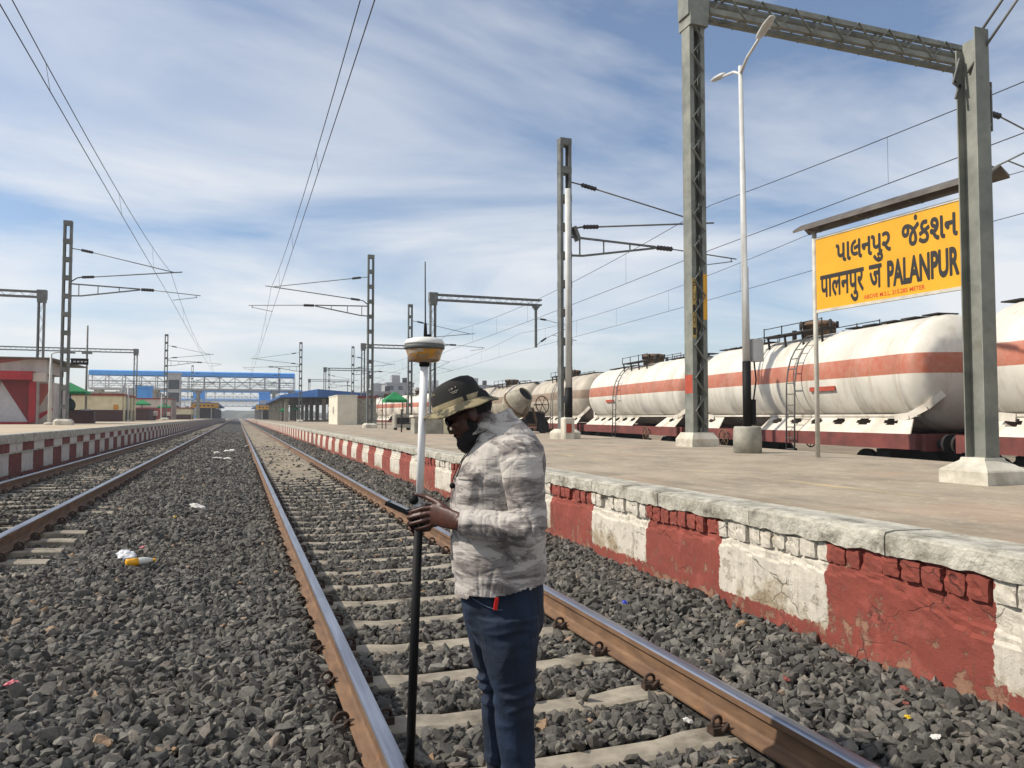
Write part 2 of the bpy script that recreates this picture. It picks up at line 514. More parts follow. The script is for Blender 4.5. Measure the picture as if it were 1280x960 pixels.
def rail(parent, x, z, y0, y1):
    mb = MB(); n = len(prof)
    ysr = [y0, 40, 120, y1]
    v = [(x + px_, yy, z + pz_) for yy in ysr for px_, pz_ in prof]
    for j in range(len(ysr) - 1):
        for i in range(n):
            top = prof[i][1] > -0.013 and prof[(i+1) % n][1] > -0.013
            k = len(mb.v)
            mb.f.append((j*n+i, (j+1)*n+i, (j+1)*n+(i+1)%n, j*n+(i+1)%n)); mb.m.append(1 if top else 0); mb.sm.append(False)
    mb.v = v
    mb.f.append(tuple(range(n))); mb.m.append(0); mb.sm.append(False)
    o = mb.build('rail', [m_rail, m_railtop], parent)
    return o
def sleeper_mesh():
    mb = MB(); v = []
    secs = [(-1.37,-0.205,0.20),(-1.1,-0.19,0.20),(-0.62,-0.19,0.19),(-0.45,-0.207,0.17),(0.45,-0.207,0.17),(0.62,-0.19,0.19),(1.1,-0.19,0.20),(1.37,-0.205,0.20)]
    for x, zt, w in secs:
        v += [(x,-w/2-0.04,-0.40),(x,w/2+0.04,-0.40),(x,w/2+0.012,zt-0.012),(x,w/2-0.012,zt),(x,-w/2+0.012,zt),(x,-w/2-0.012,zt-0.012)]
    f = [(0,1,2,3,4,5),tuple(reversed([42+i for i in range(6)]))]
    for s in range(7):
        for i in range(6):
            f.append((s*6+i, (s+1)*6+i, (s+1)*6+(i+1)%6, s*6+(i+1)%6))
    mb.add(v, f)
    return recalc(mb.mesh('sleeper', m_sleeper))
def clip_mesh():
    mb = MB()
    pts = []
    for i in range(19):      # bent spring rod coiled about the rail direction
        t = 3.9 - i / 18 * 7.4
        pts.append((0.040 * math.cos(t) + 0.012, -0.040 + 0.085 * i / 18, 0.052 + 0.036 * math.sin(t)))
    pts.insert(0, (-0.045, -0.040, 0.022)); pts.append((0.02, 0.055, 0.03))
    pts = [(a_ * 0.88, b2_ * 0.9, c_ * 0.86) for a_, b2_, c_ in pts]
    mb.tube(pts, 0.0095, 7)
    mb.box(-0.01, 0.055, -0.03, 0.03, 0.0, 0.034)       # cast shoulder
    mb.cbox(-0.062, -0.028, -0.036, 0.036, 0.012, 0.030, 0.006)   # toe insulator on the rail foot
    return mb.mesh('rail_clip', m_clip)
sl_me, clip_me = sleeper_mesh(), clip_mesh()
def track(name, cx, z, y_first, n_first, n_ind, n_clip, clip_from):
    root = struct(empty(name, (0, 0, 0)))
    rail(root, cx - GA, z, -8, 700); rail(root, cx + GA, z, -8, 700)
    for i in range(n_first, n_ind):
        y = y_first + i * 0.66
        s = link('sleeper', sl_me, root, (cx, y, z + 0.0)); s.rotation_euler = (0, 0, random.uniform(-.006, .006))
        if clip_from <= i < n_clip:
            for rx in (-GA, GA):
                for sd in (-1, 1):
                    c = link('rail_clip', clip_me, s, (rx + sd * 0.098, 0.0, -0.188)); c.rotation_euler = (0, 0, (0 if sd > 0 else math.pi) + random.uniform(-.15, .15))
    mb = MB()
    for i in range(n_ind, 230):
        y = y_first + i * 0.66
        mb.box(cx - 1.37, cx + 1.37, y - 0.09, y + 0.09, z - 0.35, z - 0.198 - (0.004 if i % 3 else 0.0))
    o = mb.build('far_sleepers', m_sleeper, root); o['kind'] = 'stuff'
    return root
track('near_railway_track', TRK, 0.0, 3.96, -3, 66, 34, -2)
track('left_railway_track', LTRK, LTZ, 3.70, 2, 60, 26, 6)

# ---- paint for platform walls
def wall_paint(name, y0, per, red, white, base_red=True, wear=0.5, redlow=0.09):
    m, nt, b = new_mat(name); q = N(nt)
    pos = q.n('ShaderNodeNewGeometry').outputs['Position']
    sp = q.n('ShaderNodeSeparateXYZ', {0: pos})
    wob = q.math('MULTIPLY', q.math('SUBTRACT', q.noise(pos, 11, 7, 0.7), 0.5), 0.10)
    t = q.math('DIVIDE', q.math('SUBTRACT', q.math('ADD', sp.outputs['Y'], wob), y0), per)
    isred = q.math('LESS_THAN', q.math('FRACT', t), 0.5)
    n1 = q.noise(pos, 3.0, 6, 0.65)
    low = q.math('LESS_THAN', q.math('ADD', sp.outputs['Z'], q.math('MULTIPLY', q.math('SUBTRACT', q.noise(pos, 16, 6, 0.7), 0.5), 0.16)), redlow)
    if base_red: isred = q.math('MAXIMUM', isred, low)
    rc = q.mix(q.ramp(n1, 0.35, 0.62), tuple(c * 0.80 for c in red), red)
    rc = q.mix(q.math('MULTIPLY', q.ramp(q.noise(q.vmap(pos, (1,1,1), (4,2,1)), 4.5, 5), 0.56, 0.64), 0.5), rc, tuple(min(1, c * 1.35 + 0.02) for c in red))
    wc = q.mix(q.ramp(q.noise(q.vmap(pos, (3, 3, 0.6)), 6, 6, 0.6), 0.3, 0.6), tuple(c * 0.78 for c in white), white)
    c = q.mix(isred, wc, rc)
    # peeled plaster, rising damp, chips
    zf = q.math('SUBTRACT', 1.0, q.ramp(sp.outputs['Z'], 0.0, 0.34))
    peel = q.ramp(q.math('ADD', q.noise(pos, 9, 8, 0.72), q.math('MULTIPLY', zf, 0.10)), 0.60, 0.65)
    c = q.mix(q.math('MULTIPLY', peel, wear), c, q.mix(n1, lin(122,104,80), lin(176,160,130)))
    damp = q.math('MULTIPLY', q.ramp(q.math('ADD', q.noise(q.vmap(pos, (1, 1, 1), (7, 7, 2)), 2.6, 7, 0.7), q.math('MULTIPLY', zf, 0.16)), 0.58, 0.70), q.math('SUBTRACT', 1.0, isred))
    c = q.mix(q.math('MULTIPLY', damp, 0.8), c, q.mix(q.noise(pos, 20, 5), lin(112,92,66), lin(172,152,116)))
    grime = q.ramp(q.noise(q.vmap(pos, (4, 4, 0.5)), 5, 5, 0.6), 0.58, 0.75)
    c = q.mix(q.math('MULTIPLY', grime, 0.35), c, lin(78,66,52))
    warp = q.n('ShaderNodeMixRGB', {0: 0.10, 1: pos, 2: q.n('ShaderNodeTexNoise', {'Vector': pos, 'Scale': 6.0, 'Detail': 5.0}).outputs['Color']}).outputs[0]
    vo = q.n('ShaderNodeTexVoronoi', {'Vector': q.vmap(warp, (1, 1.0, 1.7)), 'Scale': 3.3}, feature='DISTANCE_TO_EDGE').outputs['Distance']
    crk = q.math('MULTIPLY', q.math('SUBTRACT', 1.0, q.ramp(vo, 0.004, 0.016)), q.ramp(q.noise(q.vmap(pos, (1, 1, 1), (1, 9, 4)), 2.4, 3), 0.54, 0.62))
    c = q.mix(q.math('MULTIPLY', crk, 0.6), c, lin(46,36,30))
    q.set(b.inputs['Base Color'], c); b.inputs['Roughness'].default_value = 0.92
    hgt = q.math('ADD', q.noise(pos, 42, 8, 0.75), q.math('MULTIPLY', peel, -0.6))
    hgt = q.math('SUBTRACT', q.math('ADD', hgt, q.math('MULTIPLY', q.noise(pos, 160, 4, 0.7), 0.5)), q.math('MULTIPLY', crk, 1.0))
    q.set(b.inputs['Normal'], q.bump(hgt, 0.75, 0.010))
    return m
RED_P, WHT_P = lin(140,68,55), lin(208,200,184)
m_wall = wall_paint('platform_wall_paint', 2.73, 2.2, RED_P, WHT_P)
m_cop = pm('whitewashed_coping', lin(192,187,172), lin(140,135,120), rough=0.95, scale=9, lo=0.3, hi=0.62, bump=0.9, bscale=34, bdist=0.016, dirt=lin(84,78,66), dirt_amt=0.85, world=True)

def fbm(x, y, s, seed):
    return mnoise.fractal(Vector((x * s + seed, y * s, seed)), 0.9, 2.1, 4)

# ---- right platform
plat = struct(empty('right_platform', (0, 0, 0)))
def paved_material():
    m, nt, b = new_mat('platform_paving'); q = N(nt)
    pos = q.n('ShaderNodeNewGeometry').outputs['Position']
    sp = q.n('ShaderNodeSeparateXYZ', {0: pos})
    n = q.noise(q.vmap(pos, (1.0, 0.65, 1)), 1.3, 9, 0.68)
    c = q.mix(q.ramp(n, 0.32, 0.66), lin(132,120,102), lin(170,157,136))
    c = q.mix(q.math('MULTIPLY', q.ramp(q.noise(q.vmap(pos, (1.2, 0.45, 1), (2, 5, 0)), 2.2, 8, 0.72), 0.55, 0.7), 0.6), c, lin(108,94,76))
    c = q.mix(q.math('MULTIPLY', q.ramp(q.noise(pos, 22, 5, 0.7), 0.60, 0.70), 0.6), c, lin(100,90,76))
    c = q.mix(q.math('MULTIPLY', q.ramp(q.noise(pos, 60, 3, 0.6), 0.64, 0.70), 0.6), c, lin(84,76,64))
    c = q.mix(q.math('MULTIPLY', q.ramp(q.noise(q.vmap(pos, (1, 1, 1), (3, 1, 0)), 9, 6, 0.7), 0.55, 0.68), 0.4), c, lin(206,192,168))
    # dust band along the coping, reddish patch
    c = q.mix(q.math('MULTIPLY', q.math('SUBTRACT', 1.0, q.ramp(q.math('ADD', sp.outputs['X'], q.math('MULTIPLY', n, 0.5)), 3.85, 4.25)), 0.6), c, lin(122,104,80))
    c = q.mix(q.math('MULTIPLY', q.ramp(q.noise(q.vmap(pos, (1, 1, 1), (9, 3, 0)), 0.45, 3), 0.52, 0.62), 0.35), c, lin(172,140,116))
    # worn yellow line
    ln = q.math('SUBTRACT', 1.0, q.ramp(q.math('ABSOLUTE', q.math('SUBTRACT', q.math('ADD', sp.outputs['X'], q.math('MULTIPLY', n, 0.05)), 5.27)), 0.05, 0.075))
    wear = q.ramp(q.noise(q.vmap(pos, (2, 0.5, 1)), 2.6, 6, 0.7), 0.50, 0.64)
    c = q.mix(q.math('MULTIPLY', q.math('MULTIPLY', ln, wear), 0.6), c, lin(206,178,120))
    q.set(b.inputs['Base Color'], c); b.inputs['Roughness'].default_value = 0.92
    q.set(b.inputs['Normal'], q.bump(q.math('ADD', q.noise(pos, 50, 5, 0.7), q.math('MULTIPLY', q.noise(pos, 6, 5), 2.0)), 0.3, 0.012))
    return m
m_pave = paved_material()
mb = MB(); ysr = [-20, -5, 0, 3, 6, 10, 16, 24, 40, 70, 120, 200, 320]
v = []; 
for y in ysr:
    fe = far_edge(y)
    for k in range(7):
        x = 3.72 + (fe - 3.72) * k / 6
        v.append((x, y, PZ - 0.004 + 0.012 * math.sin(k * 1.0 + y * 0.3) * (0 < k < 6)))
mb.add(v, [(j*7+i, j*7+i+1, (j+1)*7+i+1, (j+1)*7+i) for j in range(len(ysr)-1) for i in range(6)], 0, True)
mb.build('paved_surface', m_pave, plat)
mb = MB()
for j in range(len(ysr)-1):
    y0, y1 = ysr[j], ysr[j+1]; a, c = far_edge(y0), far_edge(y1)
    mb.add([(a, y0, PZ-0.006), (c, y1, PZ-0.006), (c, y1, -0.52), (a, y0, -0.52)], [(0, 1, 2, 3)])
mb.build('rear_wall', m_cop, plat)

def ysteps(a, fine_end, fine, end):
    o = list(np.arange(a, fine_end, fine)); y = fine_end; st = fine
    while y < end:
        o.append(y); st = min(st * 1.12, 4.0); y += st
    o.append(end)
    return [float(q_) for q_ in o]
# coping: broken whitewashed concrete nosing, built in lengths
cop_joint = [-6.0, -1.2, 0.9, 2.1, 3.35, 4.55, 5.8, 7.1, 8.3, 9.6, 11.0, 12.4, 14.2, 16.5, 19, 22, 26, 31, 37, 46, 60, 90, 150, 320]
for j in range(len(cop_joint) - 1):
    y0, y1 = cop_joint[j] + 0.004, cop_joint[j+1] - 0.004
    fine = 0.035 if y0 < 12 else 0.12 if y0 < 30 else 1.5
    if y0 < -1.5: fine = 0.3
    ny = max(3, int((y1 - y0) / fine)); 
    mb = MB(); v = []
    dz_ = random.uniform(-.008, .006); dx_ = random.uniform(-.005, .004)
    for i in range(ny + 1):
        y = y0 + (y1 - y0) * i / ny
        a = fbm(y, 0, 2.2, 1.0); b2 = fbm(y, 3, 7.0, 4.0); c3 = fbm(y, 7, 5.0, 9.0); d4 = fbm(y, 11, 17.0, 5.0)
        lowz = 0.602 + 0.016 * a + 0.012 * b2 + 0.008 * d4
        v += [(3.74, y, PZ + dz_ * 0.3), (3.46, y, PZ + 0.006 + dz_), (3.398 + 0.010 * b2 + dx_, y, PZ - 0.003 + 0.006 * c3 + dz_),
              (3.386 + 0.006 * a + 0.005 * d4 + dx_, y, PZ - 0.016 + 0.006 * b2), (3.384 + 0.006 * c3 + 0.006 * d4 + dx_, y, 0.665 + 0.01 * a), (3.388 + 0.007 * b2 - 0.006 * d4 + dx_, y, lowz + 0.006), (3.41, y, lowz), (3.60, y, 0.59), (3.74, y, 0.59)]
    n = 9
    fcs = [(i*n+k, i*n+(k+1)%n, (i+1)*n+(k+1)%n, (i+1)*n+k) for i in range(ny) for k in range(n)]
    fcs += [tuple(range(n-1, -1, -1)), tuple(ny*n + k for k in range(n))]
    mb.add(v, fcs, 0, False)
    o = mb.build('coping_slab', m_cop, plat); recalc(o.data)

# plastered retaining wall with its broken upper edge
def plaster_edge(y):
    e = 0.425 + 0.05 * fbm(y, 0, 1.3, 12.0) + 0.022 * fbm(y, 5, 6.0, 3.0)
    if 2.6 < y < 3.9: e -= 0.10 * min(1, max(0, (3.55 - y) / 0.8))
    if 6.0 < y < 7.2: e -= 0.03
    return e
ysw = ysteps(-1.5, 11.0, 0.03, 320)
zsw = [-0.45, -0.15, -0.05, 0.0, 0.05, 0.1, 0.15, 0.2, 0.24, 0.27, 0.29, 0.31, 0.33, 0.345, 0.36, 0.375, 0.39, 0.405, 0.42, 0.435, 0.45, 0.465, 0.48, 0.50, 0.53, 0.62]
v = []
for y in ysw:
    e = plaster_edge(y)
    fade = 1.0 if y < 25 else max(0.0, 1 - (y - 25) / 20)
    for z in zsw:
        n1 = fbm(y, z, 3.0, 20.0); n2 = fbm(y, z, 14.0, 7.0)
        if z < e: x = WX + 0.010 * n1 + 0.003 * n2
        else: x = WX + (0.034 + 0.016 * n1 + 0.010 * n2 - (0.016 if z < e + 0.05 else 0)) * fade
        v.append((x, y, z))
nz = len(zsw)
mb = MB(); mb.add(v, [(j*nz+i, j*nz+i+1, (j+1)*nz+i+1, (j+1)*nz+i) for j in range(len(ysw)-1) for i in range(nz-1)], 0, False)
mb.build('retaining_wall', m_wall, plat)
# exposed brick-on-edge course under the coping
def brick_mesh(k):
    r = random.Random(k)
    L, H = 0.118, 0.118
    bm = bmesh.new()
    bmesh.ops.create_cube(bm, size=1.0, matrix=Matrix.Diagonal((0.10, L, H, 1)))
    bmesh.ops.subdivide_edges(bm, edges=bm.edges, cuts=3, use_grid_fill=True)
    for w in bm.verts:
        c = w.co
        ch = sum((abs(c[i]) / (0.10, L, H)[i] > 0.49) for i in range(3))
        if ch >= 2: w.co *= 0.955 if ch == 2 else 0.92
        w.co += Vector((r.uniform(-.004, .004), r.uniform(-.003, .003), r.uniform(-.004, .004)))
        if r.random() < 0.05: w.co.x += 0.015
    m_ = bpy.data.meshes.new('brick'); bm.to_mesh(m_); bm.free(); m_.materials.append(m_wall)
    return m_
bricks = [brick_mesh(k) for k in range(7)]
y = 0.2
while y < 15.5:
    w = random.uniform(0.92, 1.12)
    if random.random() > 0.05:
        o = link('brick', random.choice(bricks), plat, (WX + 0.048 + random.uniform(-0.010, 0.012), y, 0.540 + random.uniform(-.008, .008)))
        o.scale = (1, w, random.uniform(0.92, 1.05)); o.rotation_euler = (random.uniform(-.05, .05), random.uniform(-.04, .04), random.uniform(-.06, .06))
    y += 0.118 * w + random.uniform(0.006, 0.014)

# ---- left platform
lplat = struct(empty('left_platform', (0, 0, 0)))
m_lwall = wall_paint('left_platform_wall_paint', 0.3, 2.1, lin(120,58,50), lin(206,198,188), base_red=True, wear=0.35, redlow=0.12)
m_lrow = wall_paint('left_platform_upper_row_paint', 1.35, 2.1, lin(120,58,50), lin(206,198,188), base_red=False, wear=0.3)
mb = MB(); ysr = [-10, 5, 14, 22, 32, 44, 60, 90, 140, 320]
v = []
for y in ysr:
    for k in range(6):
        v.append((LWX - 0.28 - k * 5.2, y, LPZ - 0.004))
mb.add(v, [(j*6+i+1, j*6+i, (j+1)*6+i, (j+1)*6+i+1) for j in range(len(ysr)-1) for i in range(5)], 0, True)
m_lpave = pm('left_platform_paving', lin(196,178,152), lin(168,152,128), rough=0.93, scale=0.8, bump=0.3, bscale=30, dirt=lin(140,122,100), dirt_amt=0.5, world=True)
mb.build('paved_surface', m_lpave, lplat)
MB().extrude([(LWX - 0.3, 0.80), (LWX + 0.05, 0.80), (LWX + 0.05, LPZ - 0.02), (LWX + 0.03, LPZ), (LWX - 0.3, LPZ)], -10, 320).build('coping_edge', m_cop, lplat)
MB().box(LWX - 0.25, LWX + 0.012, -10, 320, 0.60, 0.797).build('upper_block_row', m_lrow, lplat)
MB().box(LWX - 0.25, LWX + 0.035, -10, 320, 0.565, 0.597).build('ledge', m_cop, lplat)
MB().box(LWX - 0.25, LWX, -10, 320, -0.4, 0.562).build('retaining_wall', m_lwall, lplat)
# ================================================================== OVERHEAD LINE STRUCTURES
m_galv = pm('galvanised_steel', lin(146,147,136), lin(106,109,102), rough=0.62, metal=0.25, scale=2.5, bump=0.12, bscale=40, dirt=lin(96,84,66), dirt_amt=0.35)
m_galvd = pm('weathered_mast_steel', lin(120,122,118), lin(88,90,88), rough=0.65, metal=0.25, scale=3, bump=0.1, dirt=lin(70,62,52), dirt_amt=0.4)
m_insul = pm('brown_insulator', lin(40,28,28), lin(28,22,24), rough=0.35, scale=20, bump=0)
m_wire = pm('overhead_wire_metal', lin(62,62,66), lin(46,46,50), rough=0.6, metal=0.4, scale=10, bump=0)
m_conc = pm('whitewashed_concrete', lin(214,208,192), lin(180,174,158), rough=0.94, scale=3.5, bump=0.4, bscale=25, bdist=0.01, dirt=lin(122,108,86), dirt_amt=0.5)
m_conc2 = pm('grey_concrete', lin(170,166,152), lin(134,130,118), rough=0.94, scale=4, bump=0.4, bscale=25, bdist=0.01, dirt=lin(96,86,70), dirt_amt=0.5)
m_black = pm('black_paint', lin(17,17,18), lin(12,12,13), rough=0.65, scale=6, bump=0.1, spec=0.25)
m_white = pm('white_pole_paint', lin(204,204,200), lin(178,178,174), rough=0.5, scale=2, bump=0.05, dirt=lin(140,132,118), dirt_amt=0.25)
m_yell = pm('yellow_sign_paint', lin(222,164,14), lin(208,150,10), rough=0.45, scale=1.2, bump=0.05)
m_redp = pm('red_marker_paint', lin(176,74,52), lin(150,62,44), rough=0.8, scale=5)
m_ink = pm('black_lettering', lin(24,22,20), lin(32,28,24), rough=0.6, scale=8, bump=0)

def insulator(mb, p0, p1, r=0.075):
    p0 = Vector(p0); p1 = Vector(p1)
    pts = []; rs = []
    for i in range(11):
        t = i / 10
        pts.append(p0.lerp(p1, t)); rs.append(0.03 if i in (0, 10) else (r if i % 2 else r * 0.72))
    mb.tube(pts, rs, 9)

def cantilever(root, xr, zt, s, reach, yo=0.0):
    """stay, bracket tube and register arm of one mast; s=+1 points to +x; zt = mast top"""
    def p(dx, dz, dy=0.0): return (xr + s * dx, yo + dy, zt + dz)
    m = MB(); m.tube([p(0.18, -1.28), p(0.55, -1.33)], 0.022, 6); m.tube([p(1.05, -1.42), p(reach, -2.14)], 0.022, 6); m.build('stay_tube', m_galvd, root)
    m = MB(); insulator(m, p(0.55, -1.33), p(1.07, -1.42)); m.build('insulator', m_insul, root)
    m = MB(); m.tube([p(0.18, -2.84), p(0.42, -2.66), p(0.6, -2.62)], 0.03, 6); m.tube([p(1.12, -2.57), p(reach + 0.35, -2.10)], 0.028, 6); m.build('bracket_tube', m_galvd, root)
    m = MB(); insulator(m, p(0.6, -2.62), p(1.14, -2.57)); m.build('insulator', m_insul, root)
    m = MB()
    m.beam(p(0.12, -2.95), p(3.1, -3.04), 0.05, 0.06); m.beam(p(0.12, -3.52), p(0.6, -3.50), 0.05, 0.06); m.beam(p(0.6, -3.50), p(3.1, -3.08), 0.05, 0.06)
    for dx, a, b_ in ((0.5, -2.97, -3.50), (1.3, -2.99, -3.38), (2.2, -3.02, -3.23)): m.beam(p(dx, a), p(dx, b_), 0.035, 0.035)
    m.build('register_bracket', m_galvd, root)
    m = MB(); insulator(m, p(3.12, -3.06), p(3.72, -3.07), 0.085); m.build('insulator', m_insul, root)
    m = MB(); m.tube([p(3.7, -3.07), p(reach + 1.2, -3.22)], 0.02, 6)
    m.tube([p(reach + 1.0, -3.21), p(reach + 1.0, -3.32)], 0.018, 6); m.tube([p(reach + 1.05, -3.31), p(reach - 0.05, -3.50)], 0.016, 6)
    m.build('register_arm', m_galvd, root)

def batten_mast(root, w, dpt, z0, z1, step, mat, name='mast_body'):
    """two channels joined by batten plates: windows show the sky through"""
    m = MB(); cw = w * 0.26
    for s in (-1, 1):
        m.box(s*w/2 - (cw if s > 0 else 0), s*w/2 + (cw if s < 0 else 0), -dpt/2, -dpt/2 + 0.015, z0, z1)
        m.box(s*w/2 - (cw if s > 0 else 0), s*w/2 + (cw if s < 0 else 0), dpt/2 - 0.015, dpt/2, z0, z1)
        m.box(s*w/2 - (0.014 if s > 0 else 0), s*w/2 + (0.014 if s < 0 else 0), -dpt/2 + 0.0155, dpt/2 - 0.0155, z0, z1)
    m.build(name, mat, root)
    z = z1 - step * 0.12
    while z > z0 + 0.3:
        b_ = MB(); hgt = step * 0.24
        b_.box(-w/2 - 0.003, w/2 + 0.003, -dpt/2 - 0.012, dpt/2 + 0.012, z - hgt/2, z + hgt/2)
        b_.build('batten_plate', mat, root)
        z -= step

def ohe_mast(x, y, zb, h, side, reach, label, group, far=False):
    root = empty('overhead_line_mast', (x, y, zb))
    tag(root, label, 'mast', group)
    if far:
        m = MB(); w = 0.32
        for sx in (-1, 1): m.beam((sx * 0.13, 0, 0), (sx * 0.13, 0, h), 0.07, 0.2, (0, 1, 0))
        m.build('mast_body', m_galvd, root)
        z = h - 0.1
        while z > 0.5:
            MB().box(-0.15, 0.15, -0.11, 0.11, z - 0.12, z + 0.12).build('batten_plate', m_galvd, root); z -= 1.1
    else:
        batten_mast(root, 0.36, 0.26, 0.0, h, 0.86, m_galvd)
    MB().cbox(-0.38, 0.38, -0.38, 0.38, -0.05, 0.28, 0.1).build('footing', m_conc, root)
    if side: cantilever(root, 0.0, h, side, reach)
    return root
RM = 'masts on the right platform reaching over the near track'
LM = 'masts on the left platform reaching over the left track'
ohe_mast(7.05, 43.9, PZ, 9.9, -1, 5.4, 'tall steel mast behind the survey pole with its arms reaching left over the near track', RM)
ohe_mast(7.05, 95.9, PZ, 9.65, -1, 5.4, 'second steel mast along the right platform, rising through the blue canopy edge', RM)
ohe_mast(7.05, 148, PZ, 9.6, -1, 5.4, 'distant thin mast beside the right end of the blue footbridge', RM, True)
ohe_mast(-7.62, 40.6, LPZ, 9.55, 1, 4.6, 'tall battened steel mast beside the red kiosk, arms reaching right', LM)
ohe_mast(-7.65, 93.7, LPZ, 9.6, 1, 4.6, 'second mast on the left platform, in front of the blue footbridge roof', LM)
ohe_mast(-7.65, 146, LPZ, 9.4, 1, 4.6, 'small far mast on the left platform under the footbridge', LM, True)
YM = 'masts on the far side of the right platform reaching over the yard'
ym = ohe_mast(9.15, 21.0, PZ, 9.0, 1, 4.9, 'tall mast with floodlight and arms reaching right towards the lattice column', YM)
b_ = MB(); b_.beam((0.45, 0, 5.95), (0.28, 0, 6.35), 0.28, 0.10); b_.tube([(0.15, 0, 6.1), (0.4, 0, 6.15)], 0.02, 6); b_.build('floodlight', m_galvd, ym)
ohe_mast(12.55, 58.9, PZ, 9.4, 1, 4.9, 'slim mast seen just left of the survey receiver', YM)
ohe_mast(13.4, 96.8, PZ, 9.4, 1, 4.9, 'far mast left of the tall mast, above the cream hut', YM, True)
ohe_mast(15.2, 140, PZ, 9.3, 1, 4.9, 'farthest yard mast above the blue canopy', YM, True)

def truss_boom(root, x0, x1, yc, z0, z1, d, pitch, mat, name='boom', near=False):
    """box truss along x: four chords, zig-zag lacing on each face"""
    m = MB(); cc = 0.12
    for yy in (yc - d/2, yc + d/2):
        for zz, sg in ((z0, 1), (z1, -1)):
            m.box(x0, x1, yy - cc/2 * (1), yy + cc/2, zz - (cc if sg < 0 else 0), zz + (cc if sg > 0 else 0))
    m.build(name, mat, root)
    n = int((x1 - x0) / pitch); far_l = MB()
    for i in range(n):
        xa = x0 + (x1 - x0) * i / n; xb = x0 + (x1 - x0) * (i + 1) / n
        up = i % 2 == 0
        for k, yy in enumerate((yc - d/2 - 0.068, yc + d/2 + 0.068)):
            l = MB() if near else far_l
            l.beam((xa, yy, (z0 if up else z1)), (xb, yy, (z1 if up else z0)), 0.014, 0.05, (0, 1, 0))
            if near: l.build('boom_lacing', mat, root)
        for zz in (z0 - 0.008, z1 + 0.008):
            l = MB() if near else far_l
            l.beam((xa, yc + (-d/2 if up else d/2) * 0.9, zz), (xb, yc + (d/2 if up else -d/2) * 0.9, zz), 0.05, 0.012)
            if near: l.build('boom_lacing', mat, root)
    if not near:
        far_l.build('boom_lacing', mat, root)['kind'] = 'stuff'

